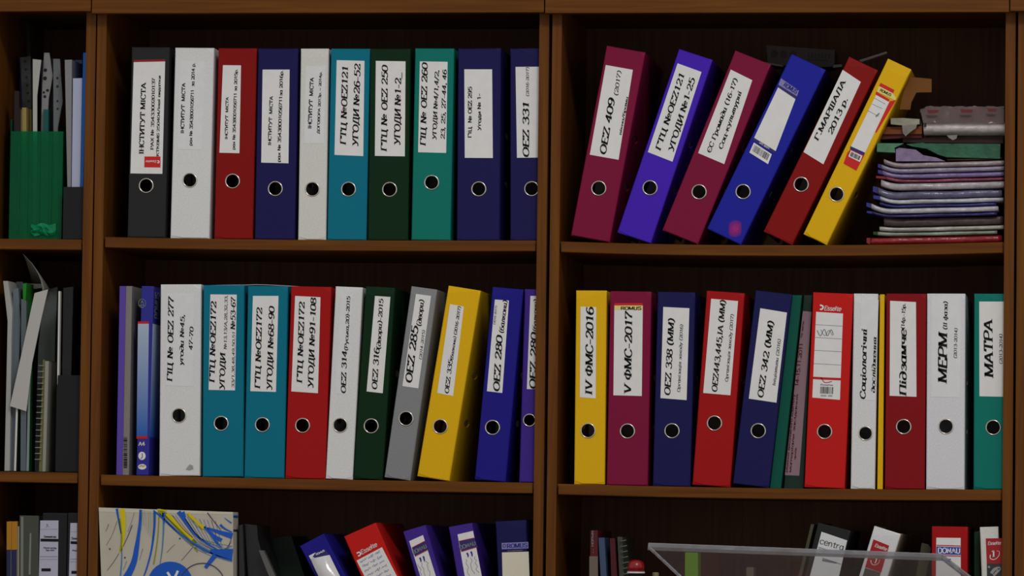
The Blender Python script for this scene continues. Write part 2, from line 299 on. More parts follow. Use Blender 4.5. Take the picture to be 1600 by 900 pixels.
base = thing('base_cabinet', 'walnut base cabinet running under the three bookcases', 'cabinet', (0, 0, ZC-1.2))
MB().box((-.30, -.5, 1.17), (2.35, BACK, 1.199), .002).build('counter_top', WX, base)
MB().box((-.28, -.46, .08), (2.33, BACK, 1.169)).build('carcass', WZ, base)
MB().box((-.28, -.42, 0), (2.33, BACK, .079)).build('plinth', WX, base)
for k in range(6):
    d = MB().box((-.27+k*.43, -.48, .1), (-.27+k*.43+.425, -.4605, 1.15), .002).build('door', WZ, base)
    MB().lathe([(.002, -.512), (.012, -.512), (.012, -.5), (.006, -.494), (.006, -.4805)], (-.27+k*.43+.38, 0, .8), 'y', 12).build('knob', STEEL, d)
wl = MB().box((-2.5, .352, ZC-1.2), (4.5, .45, 1.6)).build('wall_back', mat('wall_paint', (120, 116, 105), .9, .1)); wl['kind'] = 'structure'
fl = MB().box((-2.5, -9, ZC-1.25), (4.5, .45, ZC-1.2)).build('floor', mat('floor_vinyl', (95, 80, 62), .6, .2, scale=12, mottle=.15)); fl['kind'] = 'structure'

# ------------------------------------------------------------------ flat pieces and lettering on a thing's front
class Ctx:
    def __init__(s, o, frame, y0): s.o, s.f, s.y0 = o, frame, y0; s.P = o.location.copy(); s.c, s.s = math.cos(o.rotation_euler.y), math.sin(o.rotation_euler.y)
    def loc(s, p, f=None):
        q = zat(f or s.f, p, s.y0); dx, dz = q.x-s.P.x, q.z-s.P.z; return (dx*s.c-dz*s.s, dx*s.s+dz*s.c)
    def yoff(s): return s.y0-s.P.y
def quads(ctx, parent, name, qs, m, layer=1, t=.00025, f=None, label=None):
    if len(qs) > 1 and name != 'barcode': return [quads(ctx, parent, name, [q], m, layer, t, f, label) for q in qs][0]
    mb = MB(); y = ctx.yoff()-.0003*layer
    for q in qs:
        if len(q) == 3: q = (q[0], q[1], (q[1][0]+q[2][0]-q[0][0], q[1][1]+q[2][1]-q[0][1]), q[2])
        p = [ctx.loc(a, f) for a in q]; mb.prism([(a[0], y, a[1]) for a in p], (0, t, 0))
    o = mb.build(name, m, parent)
    if label: o['label'] = label
    return o
STY = dict(bi=dict(a=.098, b=.06, serif=True, italic=True), b=dict(a=.1, b=.062, serif=True), ri=dict(a=.075, b=.055, serif=True, italic=True), s=dict(a=.095, b=.085, serif=False), sr=dict(a=.05, b=.05, serif=False),
           si=dict(a=.075, b=.062, serif=False, italic=True), sb=dict(a=.1, b=.085, serif=False))
def text(ctx, parent, lines, m=INK, layer=2, f=None, name='lettering'):      # lines: (string, start, end, cap height, style) in frame units
    V, Fc = [], []; y = ctx.yoff()-.0003*layer
    for s, p0, p1, h, sty in lines:
        vs, fs, L = text2d(s, **STY[sty]); a, b = ctx.loc(p0, f), ctx.loc(p1, f)
        d = Vector((b[0]-a[0], b[1]-a[1])); ln = d.length; d.normalize(); nrm = Vector((-d.y, d.x)); hh = h/FR[f or ctx.f][2]*.00107*(.88 if sty != 'sb' else .95); n = len(V)
        for q in vs:
            p = Vector(a)+d*(q[0]*ln/L)+nrm*(q[1]*hh); V.append((p.x, y, p.y))
        Fc += [tuple(n+i for i in t) for t in fs]
    mb = MB(); mb.v, mb.f = V, Fc
    return mesh(name, V, Fc, m, parent)
def strokes(ctx, parent, name, lines, m, layer=2, f=None):        # lines: [(pts, w0, w1)] tapering painted strokes
    V, Fc = [], []
    for pts, w0, w1 in lines:
        p = smooth([ctx.loc(q, f) for q in pts], False, 5) if len(pts) > 2 else [ctx.loc(q, f) for q in pts]
        k = .00107/FR[f or ctx.f][2]; n = len(V); N = len(p); y = ctx.yoff()-.0003*layer
        for i, q in enumerate(p):
            a, b = p[max(i-1, 0)], p[min(i+1, N-1)]; d = Vector((b[0]-a[0], b[1]-a[1])).normalized(); t = i/(N-1); h = (w0+(w1-w0)*t)*k/2
            V += [(q[0]-d.y*h, y, q[1]+d.x*h), (q[0]+d.y*h, y, q[1]-d.x*h)]
        Fc += [(n+2*i, n+2*i+1, n+2*i+3, n+2*i+2) for i in range(N-1)]
    return mesh(name, V, Fc, m, parent)
def barcode(ctx, parent, TL, TR, BL, layer=3, f=None, n=17):
    rnd = random.Random(int(TL[0]*7+TL[1])); t = 0; qs = []
    lerp = lambda s, a: (TL[0]+(TR[0]-TL[0])*s+(BL[0]-TL[0])*a, TL[1]+(TR[1]-TL[1])*s+(BL[1]-TL[1])*a)
    while t < .97:
        w_ = rnd.choice((.02, .035, .055)); qs.append((lerp(t, 0), lerp(min(1, t+w_), 0), lerp(min(1, t+w_), 1), lerp(t, 1))); t += w_+rnd.choice((.02, .03, .05))
    return quads(ctx, parent, 'barcode', qs, INK, layer, .0001, f)

# ------------------------------------------------------------------ lever arch binders
HB = .316; DB = .285
def binder(label, colour, frame, BL, BR, TL, ring, zfn, group, y0=.004, H=HB, cover=None, xmax=None):
    a, b, c = zat(frame, BL, y0), zat(frame, BR, y0), zat(frame, TL, y0)
    th = math.atan2(c.x-a.x, c.z-a.z); wd = max(.02, (b.x-a.x)*math.cos(th)-(b.z-a.z)*math.sin(th))
    if xmax: wd = min(wd, (xmax-a.x-max(0, H*math.sin(th)))/math.cos(th))
    ct, st = math.cos(th), math.sin(th)
    base = zfn(b.x)+wd*st/2 if th > 0 else zfn(a.x)-wd*st/2        # the lowest corner stands on the shelf
    # fine: follow the drawn left edge
    px = a.x+ct*wd/2
    if th > 0: base = max(zfn(px+wd/2*ct), zfn(px))+wd*st/2
    else: base = zfn(px-wd/2*ct)-wd*st/2
    if abs(th) < .05: base = max(zfn(px-wd/2*ct)+wd/2*st*-1, zfn(px+wd/2*ct)+wd/2*st)
    o = thing('lever_arch_binder', label, 'binder', (px, y0, base+.0003), th, group)
    cx = Ctx(o, frame, y0); m = pvc(colour); h = wd/2
    rx, rz = cx.loc(ring) if ring else (0, .09)
    rr = min(.0115 if wd < .04 else .0122, h-.003); rx = max(-h+rr+.0025, min(h-rr-.0025, rx))
    MB().holed(rx, rz, rr-.0012, rr-.0012, -h, 0, h, H, .003, lambda u, v, d: (u, d, v), 30, .0014).build('spine', m, o)
    for sx in (-1, 1):
        xo = sx*(h-.0002); mb = MB(); tf = lambda u, v, d, xo=xo, sx=sx: (xo-sx*d, u, v)
        for z0, z1, hz in ((0, H/2, .098), (H/2, H, .178)): mb.holed(.09, hz, .03, .0062, .0032, z0, DB, z1, .0024, tf, 16, .0003)
        mb.build('cover', cover or m, o)
    ppl = max(.004, h-.006)
    MB().box((-ppl, .14, .006), (ppl, DB-.01, H-.022)).build('paper_block', SHEET, o)
    MB().lathe([(rr-.0018, .0035), (rr-.0018, -.0004), (rr-.001, -.0013), (rr-.0001, -.0011), (rr+.0006, -.0002), (rr+.0006, .0001)], (rx, 0, rz), 'y', 28).build('finger_ring', STEEL, o, True)
    return cx
def paste(cx, TL, TR, BL, lines=(), m=PAPER, BR=None, name='label'):
    q = (TL, TR, BR, BL) if BR else (TL, TR, BL)
    lb = quads(cx, cx.o, name, [q], m, 1)
    if lines: text(cx, lb, lines)
    return lb

gA = 'binders on the upper shelf of the middle bookcase'
c = binder('black binder, leftmost on the upper middle shelf, label with a red corner', 'black', 'A', (52, 850), (212, 853), (71, 46), (132, 627), S1[1], gA)
lb = paste(c, (79, 96), (213, 92), (65, 575), [('ІНСТИТУТ МІСТА', (121, 493), (131, 189), 22, 'b'), ('РАХ № 35433002010137', (163, 474), (170, 168), 14, 'b'), ('КТКВМБ 250404/інші видатки', (186, 502), (194, 158), 12, 'b')], BR=(201, 577))
quads(c, c.o, 'printed_band', [((79, 92), (213, 89), (213, 98), (79, 101))], paint('red', (120, 20, 26)), 2)
b2 = quads(c, c.o, 'printed_square', [((125, 503), (193, 503), (193, 550), (124, 549))], paint('red_bright', (172, 26, 24)), 2)
text(c, b2, [('Esselte', (176, 520), (131, 520), 10, 'si')], INKW, 3)
strokes(c, b2, 'emblem', [([(180, 521), (187, 523), (186, 530), (179, 529)], 4, 4)], INKW, 3)
W2 = 'ІНСТИТУТ  МІСТА'
c = binder('white binder with a faint account label, second from left on the upper middle shelf', 'white', 'A', (235, 852), (400, 855), (256, 44), (318, 604), S1[1], gA)
paste(c, (275, 96), (382, 98), (263, 472), [(W2, (293, 405), (299, 190), 16, 's'), ('рах № 35438001056711  за 2014 р.', (327, 457), (340, 104), 14, 's')], PAPERW)
c = binder('red binder with a narrow white label, third from left on the upper middle shelf', 'red', 'A', (422, 855), (585, 858), (440, 50), (500, 608), S1[1], gA)
paste(c, (459, 114), (536, 115), (444, 487), [(W2, (479, 430), (483, 250), 13, 's'), ('рах № 35438001056711 за 2015р.', (510, 474), (521, 130), 13, 's')], BR=(529, 489))
c = binder('navy binder with a wide white label between the red and the pale grey binder', 'navy', 'A', (594, 857), (764, 860), (609, 54), (682, 640), S1[1], gA)
paste(c, (628, 133), (743, 133), (622, 529), [(W2, (664, 456), (672, 246), 15, 's'), ('рах № 35438001056711за 2016р.', (703, 527), (715, 135), 14, 's')], BR=(738, 532))
c = binder('narrow pale grey binder beside the navy one on the upper middle shelf', 'lightgrey', 'A', (779, 860), (897, 862), (791, 52), (840, 642), S1[1], gA)
paste(c, (812, 118), (896, 118), (805, 447), [(W2, (836, 385), (846, 167), 17, 's'), ('ДОГОВОРА 2013р. – 2014р.', (870, 406), (880, 141), 11, 's')], PAPERW)
c = binder('turquoise binder labelled with numbers 26 to 52 on the upper middle shelf', 'turquoise', 'B', (136, 835), (297, 836), (152, 50), (224, 624), S1[1], gA)
paste(c, (175, 90), (290, 93), (166, 482), [('ГТЦ №OEZ121', (213, 440), (222, 115), 26, 'bi'), ('УГОДИ №26-52', (263, 447), (273, 106), 26, 'bi')], BR=(285, 487))
c = binder('dark green binder with a white label between the turquoise and the teal binder', 'darkgreen', 'B', (304, 835), (470, 836), (314, 52), (394, 625), S1[1], gA)
paste(c, (337, 93), (460, 95), (333, 486), [('ГТЦ № OEZ 250', (382, 467), (386, 112), 26, 'bi'), ('УГОДИ №1-2_', (437, 442), (442, 140), 27, 'bi')], BR=(457, 488))
c = binder('teal green binder with three label lines on the upper middle shelf', 'teal', 'B', (484, 835), (645, 837), (500, 48), (568, 596), S1[1], gA)
paste(c, (519, 95), (634, 97), (512, 471), [('ГІЦ № OEZ 260', (543, 444), (551, 102), 25, 'bi'), ('УГОДИ №4/1,4/2,', (587, 420), (598, 130), 18, 'bi'), ('23, 25, 27-44, 46', (622, 418), (630, 130), 18, 'bi')], BR=(628, 474))
c = binder('navy binder with plain small print label, second from right on the upper middle shelf', 'navy', 'B', (672, 835), (848, 836), (678, 55), (763, 623), S1[1], gA)
paste(c, (703, 128), (818, 128), (705, 494), [('ГІЦ  № OEZ 295', (733, 411), (734, 200), 16, 's'), ('Угоди № 1-', (772, 381), (771, 228), 15, 's')], BR=(821, 495))
c = binder('navy binder partly hidden behind the divider, rightmost on the upper middle shelf', 'navy', 'B', (893, 835), (1060, 836), (893, 65), (982, 622), S1[1], gA, y0=.012, xmax=.7479)
paste(c, (915, 118), (1018, 117), (921, 494), [('OEZ 331', (970, 492), (970, 262), 27, 'bi'), ('(2016-2017)', (970, 240), (970, 119), 12, 'ri')])

gB = 'leaning binders on the upper shelf of the right bookcase'
c = binder('magenta binder leaning right, leftmost on the upper right shelf', 'magenta', 'C', (85, 815), (245, 840), (232, 38), (200, 620), S1[2], gB)
paste(c, (229, 110), (341, 130), (163, 481), [('OEZ 409', (228, 482), (267, 250), 28, 'bi'), ('(2017)', (278, 238), (293, 135), 17, 'ri'), ('вікна/брами', (293, 400), (322, 242), 11, 'bi')], BR=(282, 502))
c = binder('violet binder leaning right between the two magenta binders', 'violet', 'C', (277, 800), (415, 845), (527, 58), (412, 618), S1[2], gB)
paste(c, (526, 103), (625, 139), (403, 470), [('ГТЦ №OEZ121', (455, 465), (556, 148), 25, 'bi'), ('УГОДИ №1-25', (508, 470), (599, 168), 25, 'bi')], BR=(505, 510))
c = binder('magenta binder leaning right between the violet and the blue binder', 'magenta', 'C', (463, 795), (610, 852), (757, 72), (615, 635), S1[2], gB)
paste(c, (746, 129), (835, 173), (611, 474), [('ЄС Громади (16-17)', (662, 475), (775, 170), 19, 'bi'), ('Соц-культурні', (710, 460), (792, 222), 18, 'bi')], BR=(719, 520))
c = binder('blue binder leaning right with a blank label and barcode', 'blue', 'C', (648, 780), (785, 852), (983, 88), (797, 634), S1[2], gB)
lb = quads(c, c.o, 'label', [((427, 147), (580, 250), (405, 709), (216, 592))], PAPERG, 1, f='Q')
bd = quads(c, c.o, 'printed_band', [((452, 70), (610, 178), (592, 228), (430, 126))], paint('lavender', (112, 106, 150)), 2, f='Q')
text(c, bd, [('ROMUS', (470, 137), (585, 206), 36, 'sb')], INKB, 3, f='Q')
quads(c, c.o, 'printed_band', [((430, 126), (592, 228), (580, 252), (427, 149)), ((216, 592), (405, 709), (396, 732), (208, 617))], paint('navy_print', (40, 36, 92)), 2, f='Q')
text(c, c.o, [('АРТ. 00471', (258, 640), (345, 694), 14, 'sb')], INKW, 3, f='Q', name='small_print')
bl = quads(c, c.o, 'barcode_label', [((214, 634), (371, 737), (338, 824), (174, 722))], PAPER, 2, f='Q')
barcode(c, bl, (222, 655), (352, 738), (200, 708), f='Q')
pk = bpy.data.materials.new('pink_stain'); pk.use_nodes = True; nt = pk.node_tree; bs = nt.nodes['Principled BSDF']; bs.inputs['Base Color'].default_value = (*alb((150, 44, 122)), 1); bs.inputs['Specular IOR Level'].default_value = .12
tc = nt.nodes.new('ShaderNodeTexCoord'); ln = nt.nodes.new('ShaderNodeVectorMath'); ln.operation = 'DISTANCE'; ln.inputs[1].default_value = (.5, 0, .5); fl_ = nt.nodes.new('ShaderNodeVectorMath'); fl_.operation = 'MULTIPLY'; fl_.inputs[1].default_value = (1, 0, 1); nt.links.new(tc.outputs['Generated'], fl_.inputs[0]); mr = nt.nodes.new('ShaderNodeMapRange'); mr.inputs[1].default_value = .08; mr.inputs[2].default_value = .46; mr.inputs[3].default_value = .7; mr.inputs[4].default_value = 0
nt.links.new(fl_.outputs[0], ln.inputs[0]); nt.links.new(ln.outputs['Value'], mr.inputs[0]); nt.links.new(mr.outputs[0], bs.inputs['Alpha'])
quads(c, c.o, 'pink_stain', [((738, 752), (790, 752), (790, 822), (738, 822))], pk, 1)
c = binder('red binder leaning right between the blue and the yellow binder', 'red', 'D', (88, 788), (200, 856), (425, 100), (243, 604), S1[2], gB)
paste(c, (415, 130), (490, 180), (253, 470), [('Г.МАРШАЛА', (313, 425), (428, 180), 22, 'bi'), ('2013 р.', (370, 400), (438, 250), 22, 'bi')], BR=(335, 521))
c = binder('yellow binder leaning furthest right, beside the pile of plastic sleeves', 'yellow', 'D', (253, 803), (345, 857), (590, 103), (390, 645), S1[2], gB)
quads(c, c.o, 'label', [((345, 190), (447, 245), (255, 650), (145, 600))], PAPER, 1, f='R')
quads(c, c.o, 'printed_band', [((380, 97), (487, 153), (478, 180), (367, 122)), ((345, 165), (450, 228), (443, 245), (340, 188)), ((122, 640), (142, 620), (252, 662), (190, 783), (90, 727))], paint('red_bright', (172, 26, 24)), 2, f='R')
cb = quads(c, c.o, 'brand_strip', [((367, 122), (478, 180), (500, 215), (495, 235), (350, 165))], paint('straw', (200, 180, 110)), 2, f='R')
text(c, cb, [('ROMUS', (372, 160), (458, 203), 20, 'sb')], INK, 3, f='R')
quads(c, c.o, 'red_edge', [((452, 240), (500, 232), (345, 490), (338, 478))], paint('red_bright', (172, 26, 24)), 1, f='R')
quads(c, c.o, 'printed_band', [((145, 592), (258, 643), (250, 664), (140, 616))], paint('navy_print', (40, 36, 92)), 3, f='R')
bl = quads(c, c.o, 'barcode_label', [((148, 625), (238, 668), (218, 716), (128, 672))], PAPER, 3, f='R')
barcode(c, bl, (152, 636), (226, 672), (140, 668), 4, f='R')
strokes(c, c.o, 'label_line', [([(330, 215), (415, 262)], 3, 3), ([(312, 262), (395, 300)], 3, 3), ([(280, 315), (368, 360)], 3, 3), ([(342, 362), (370, 335)], 10, 10)], INKG, 2, f='R')

gC = 'binders on the middle shelf of the middle bookcase'
c = binder('white binder with a grey smudge near its foot, leftmost on the middle shelf', 'white', 'F', (172, 808), (330, 810), (178, 50), (249, 573), S2[1], gC)
paste(c, (203, 98), (308, 98), (197, 456), [('ГІЦ № OEZ 277', (223, 440), (229, 110), 23, 'bi'), ('угоди №45,', (265, 378), (271, 178), 17, 'bi'), ('47-70', (302, 318), (306, 228), 16, 'bi')], PAPERW, BR=(303, 459))
quads(c, c.o, 'smudge', [((275, 785), (285, 770), (292, 764), (303, 768), (306, 783), (290, 788))], paint('smudge', (128, 130, 132)), 1)
GT = 'ГТЦ №OEZ172'
c = binder('turquoise binder with small extra numbers, touching the white binder on the middle shelf', 'turquoise', 'F', (341, 812), (500, 818), (345, 55), (414, 604), S2[1], gC)
paste(c, (372, 100), (475, 101), (365, 473), [(GT, (388, 444), (395, 128), 23, 'bi'), ('УГОДИ', (427, 473), (430, 330), 22, 'bi'), ('№13,13/А,28,32,33,', (435, 315), (439, 103), 12, 'ri'), ('33/1,38,48,49,50,51', (465, 465), (468, 245), 11, 'ri'), ('№53-67', (468, 238), (470, 112), 19, 'bi')], BR=(468, 475))
c = binder('turquoise binder labelled 68 to 90, beside the red one on the middle shelf', 'turquoise', 'F', (504, 815), (660, 818), (519, 57), (575, 609), S2[1], gC)
paste(c, (538, 106), (638, 106), (528, 478), [(GT, (566, 468), (574, 152), 23, 'bi'), ('УГОДИ №68-90', (612, 474), (622, 148), 23, 'bi')], BR=(628, 481))
c = binder('red binder labelled 91 to 108, right of the turquoise pair', 'red2', 'F', (664, 817), (820, 823), (688, 60), (732, 612), S2[1], gC)
paste(c, (703, 106), (802, 111), (688, 479), [(GT, (730, 446), (740, 130), 23, 'bi'), ('УГОДИ №91-108', (773, 466), (785, 114), 23, 'bi')], BR=(792, 486))
c = binder('narrow white binder between the red and the dark green binder on the middle shelf', 'white', 'G', (22, 820), (127, 824), (62, 62), (79, 611), S2[1], gC)
paste(c, (80, 100), (127, 103), (60, 488), [('OEZ 314', (100, 487), (105, 320), 20, 'bi'), ('(Руська,20)-2015', (108, 320), (118, 108), 14, 'bi')], PAPERW, BR=(108, 490))
c = binder('narrow dark green binder left of the grey one on the middle shelf', 'darkgreen', 'G', (131, 820), (244, 826), (180, 65), (200, 614), S2[1], gC)
paste(c, (215, 106), (275, 110), (182, 479), [('OEZ 316', (222, 472), (232, 310), 22, 'bi'), ('(двори)-2015', (236, 315), (247, 118), 17, 'bi')], BR=(245, 486))
c = binder('grey binder leaning right beside the yellow one on the middle shelf', 'grey', 'G', (252, 815), (352, 830), (358, 65), (336, 585), S2[1], gC)
paste(c, (375, 98), (434, 106), (322, 458), [('OEZ 285', (358, 447), (384, 225), 28, 'bi'), ('(двори)', (394, 225), (406, 122), 19, 'bi'), ('(2014-2015)', (397, 355), (410, 240), 11, 'ri')], BR=(384, 467))
c = binder('yellow binder leaning right between the grey and the blue one', 'yellow', 'G', (380, 808), (505, 828), (502, 68), (470, 616), S2[1], gC)
paste(c, (508, 138), (562, 148), (458, 485), [('OEZ 335', (502, 488), (518, 355), 17, 'bi'), ('(балкони) (2016-2017)', (519, 355), (550, 148), 12, 'bi')], BR=(520, 497))
c = binder('blue binder leaning slightly right, next to the violet one by the divider', 'blue2', 'G', (605, 822), (725, 826), (675, 65), (674, 620), S2[1], gC)
paste(c, (683, 120), (738, 124), (652, 478), [('OEZ 280', (700, 480), (713, 262), 26, 'bi'), ('(балкони)', (716, 252), (732, 124), 18, 'bi'), ('(2016-2017)', (684, 218), (692, 145), 8, 'ri')], BR=(712, 485))
c = binder('violet binder half hidden by the divider at the right end of the middle shelf', 'violet2', 'G', (778, 824), (900, 826), (800, 70), (837, 592), S2[1], gC, y0=.012, xmax=.7479)
paste(c, (822, 106), (858, 106), (808, 470), [('OEZ 280', (842, 470), (848, 250), 26, 'bi'), ('(балкони)', (846, 245), (850, 120), 16, 'bi')], BR=(858, 470))

gD = 'binders on the middle shelf of the right bookcase'
c = binder('narrow yellow binder at the left end of the right middle shelf', 'yellow', 'H', (93, 833), (212, 838), (101, 78), (147, 632), S2[2], gD)
paste(c, (118, 148), (179, 150), (115, 502), [('IV ФМС-2016', (163, 494), (168, 150), 30, 'bi')], BR=(177, 506))
c = binder('magenta binder beside the narrow yellow one on the right middle shelf', 'magenta', 'H', (220, 838), (380, 842), (235, 70), (301, 634), S2[2], gD)
paste(c, (250, 143), (361, 143), (246, 494), [('V ФМС-2017', (315, 490), (320, 168), 30, 'bi')], BR=(357, 497))
bs = quads(c, c.o, 'brand_strip', [((250, 139), (361, 139), (361, 160), (250, 160))], paint('straw', (200, 180, 110)), 2)
text(c, bs, [('ROMUS', (275, 160), (355, 160), 12, 'sb')], INK, 3)
quads(c, c.o, 'printed_band', [((250, 134), (361, 134), (361, 143), (250, 143))], paint('red_bright', (172, 26, 24)), 3)
c = binder('navy binder between the magenta and the red one on the right middle shelf', 'navy2', 'H', (400, 840), (546, 845), (420, 80), (475, 633), S2[2], gD)
paste(c, (441, 149), (543, 154), (430, 505), [('OEZ 338 (ММ)', (467, 495), (484, 195), 24, 'bi'), ('Організація заходу (2016)', (506, 482), (518, 218), 12, 'ri')], BR=(532, 513))
c = binder('red binder between the two navy binders on the right middle shelf', 'red2', 'H', (555, 835), (702, 850), (612, 70), (641, 603), S2[2], gD)
paste(c, (628, 117), (733, 126), (597, 485), [('OEZ443,445,ІА (ММ)', (650, 482), (685, 124), 22, 'bi'), ('Організація заходу (2017)', (693, 442), (716, 178), 12, 'ri')], BR=(703, 494))
c = binder('navy binder leaning on the thin teal folder on the right middle shelf', 'navy2', 'H', (713, 838), (854, 855), (803, 80), (812, 633), S2[2], gD)
paste(c, (820, 154), (924, 171), (775, 507), [('OEZ 342 (ММ)', (830, 505), (873, 206), 24, 'bi'), ('Ініціативи (2016)', (878, 458), (900, 275), 12, 'ri')], BR=(883, 523))
c = binder('bright red binder with a lined factory label and barcode', 'red3', 'I', (142, 848), (299, 855), (177, 82), (221, 636), S2[2], gD)
lb = paste(c, (188, 168), (293, 175), (173, 503), BR=(281, 512))
text(c, c.o, [('Esselte', (219, 162), (285, 165), 19, 'si')], INKW, 2)
strokes(c, c.o, 'emblem', [([(203, 142), (213, 145), (215, 152), (210, 158), (203, 158)], 6, 6)], INKW, 2)
strokes(c, lb, 'label_line', [([(186, 218), (291, 224)], 1.5, 1.5), ([(184, 268), (289, 274)], 1.5, 1.5), ([(181, 318), (287, 324)], 1.5, 1.5), ([(179, 370), (285, 376)], 1.5, 1.5), ([(192, 240), (205, 262), (220, 236), (232, 262), (246, 238), (256, 258)], 3, 3), ([(206, 237), (222, 262), (238, 240), (252, 262)], 2, 2)], INKG, 2)
strokes(c, lb, 'printed_band', [([(176, 426), (230, 429), (284, 431)], 9, 9), ([(207, 424), (222, 444), (250, 440)], 3, 3)], INKR, 2)
barcode(c, lb, (205, 460), (255, 462), (204, 487), 2)
text(c, lb, [('Esselte', (205, 455), (254, 457), 6, 's'), ('00000 - 0000', (206, 498), (252, 499), 6, 's')], INKG, 2, name='small_print')
c = binder('white binder with bold italic label, right of the bright red one', 'white', 'I', (323, 852), (417, 858), (336, 84), (381, 643), S2[2], gD)
paste(c, (365, 120), (432, 122), (360, 512), [('Соціологічні', (380, 510), (387, 235), 22, 'bi'), ('дослідження', (417, 485), (424, 268), 15, 'bi')], PAPERW, BR=(420, 514))
c = binder('dark red binder between the thin yellow folder and the white binder', 'darkred', 'I', (456, 857), (612, 858), (463, 85), (530, 617), S2[2], gD)
paste(c, (477, 125), (578, 130), (475, 496), [('Підзамче', (540, 496), (540, 235), 28, 'bi'), ('(14р.-15р.', (533, 235), (537, 135), 14, 'bi')], BR=(580, 500))
c = binder('white binder between the dark red and the teal one at the right end', 'white2', 'I', (618, 857), (767, 860), (622, 82), (695, 616), S2[2], gD)
paste(c, (640, 105), (755, 105), (637, 500), [('МЕРМ', (698, 447), (700, 252), 36, 'bi'), ('(ІІ фаза)', (699, 238), (701, 128), 16, 'bi'), ('(2013-2014)', (737, 350), (740, 232), 12, 'ri')], PAPERW, BR=(750, 502))
c = binder('teal green binder at the right end of the right middle shelf', 'teal', 'I', (803, 858), (955, 860), (806, 82), (880, 620), S2[2], gD, y0=.012, xmax=1.5084)
paste(c, (825, 128), (930, 128), (826, 498), [('МАТРА', (880, 425), (876, 200), 36, 'bi'), ('(2013-2014)', (915, 372), (915, 255), 12, 'ri')], BR=(930, 500))

# lower row: tops of leaning binders
gE = 'binders on the counter under the middle bookcase'; gF = 'binders on the counter under the right bookcase'
def low(label, colour, f, TL, wpx, ang, group, y0=.004, cover=None, xmax=None, H=HB):   # ang: lean in degrees, positive to the right
    s = FR[f][2]; a = math.radians(ang); L = 296*s; BL = (TL[0]-L*math.sin(a), TL[1]+L*math.cos(a)); BR = (BL[0]+wpx*s*math.cos(a), BL[1]+wpx*s*math.sin(a))
    dr = (-math.sin(a), math.cos(a)); return binder(label, colour, f, BL, BR, TL, (BL[0]+wpx*s/2*math.cos(a)+math.sin(a)*85*s, BL[1]+wpx*s/2*math.sin(a)-math.cos(a)*85*s), S3, group, y0, H, cover, xmax)
c = low('blue binder leaning left with a glaring glossy label', 'blue2', 'K', (392, 362), 42, -27, gE, H=.308)
v, fc = [], []; NU, NV = 8, 24                       # the film over the label bulges out and catches the lamp
for i in range(NV+1):
    t = i/NV; l = (1003+(1340-1003)*t, 668+(1330-668)*t); r = (1240+(1590-1240)*t, 616+(1270-616)*t)
    for j in range(NU+1):
        u = j/NU; a_, b_ = c.loc((l[0]+(r[0]-l[0])*u, l[1]+(r[1]-l[1])*u), 'K2'); e_ = min(1, 6*min(t, 1-t))
        v.append((a_, -.0004-.0085*(1-(2*t-1)**2)-.0075*(1-(2*u-1)**2)-.0004*math.sin(9*u+14*t), b_))
for i in range(NV): fc += [(i*(NU+1)+j, i*(NU+1)+j+1, (i+1)*(NU+1)+j+1, (i+1)*(NU+1)+j) for j in range(NU)]
mesh('label', v, fc, mat('label_film', (180, 180, 182), .2, 1.0, mottle=.03, scale=40, bump=.18, bscale=70), c.o, True)
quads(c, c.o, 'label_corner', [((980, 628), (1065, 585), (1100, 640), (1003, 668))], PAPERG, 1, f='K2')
bd = quads(c, c.o, 'printed_band', [((1028, 640), (1065, 588), (1185, 545), (1232, 606), (1090, 662))], paint('navy_print', (40, 36, 92)), 2, f='K2')
text(c, bd, [('ROMUS', (1075, 622), (1180, 570), 22, 'sb')], INKW, 3, f='K2')
c = low('red binder leaning left with a handwritten label', 'red3', 'U', (0, 240), 54, -23.2, gE)
lb = quads(c, c.o, 'label', [((92, 405), (303, 293), (440, 560), (230, 680))], PAPER, 1)
tx = text(c, c.o, [('Esselte', (135, 355), (266, 283), 40, 'si')], INKW, 2)
strokes(c, c.o, 'emblem', [([(93, 345), (112, 335), (126, 347), (118, 362), (104, 366)], 11, 11)], INKW, 2)
hw = []; rnd = random.Random(3)
for k in range(7):
    p = []; x0, y0_ = 120+k*19, 415+k*38
    for i in range(26):
        t = i/25; p.append((x0+t*165+rnd.uniform(-2, 2), y0_-t*88+(rnd.uniform(4, 17) if i % 2 else -rnd.uniform(0, 12))))
    hw.append((p[:9], 2.2, 2.2)); hw.append((p[10:18], 2.2, 2.2)); hw.append((p[19:], 2.2, 2.2))
strokes(c, lb, 'handwriting', hw, INKB, 2)
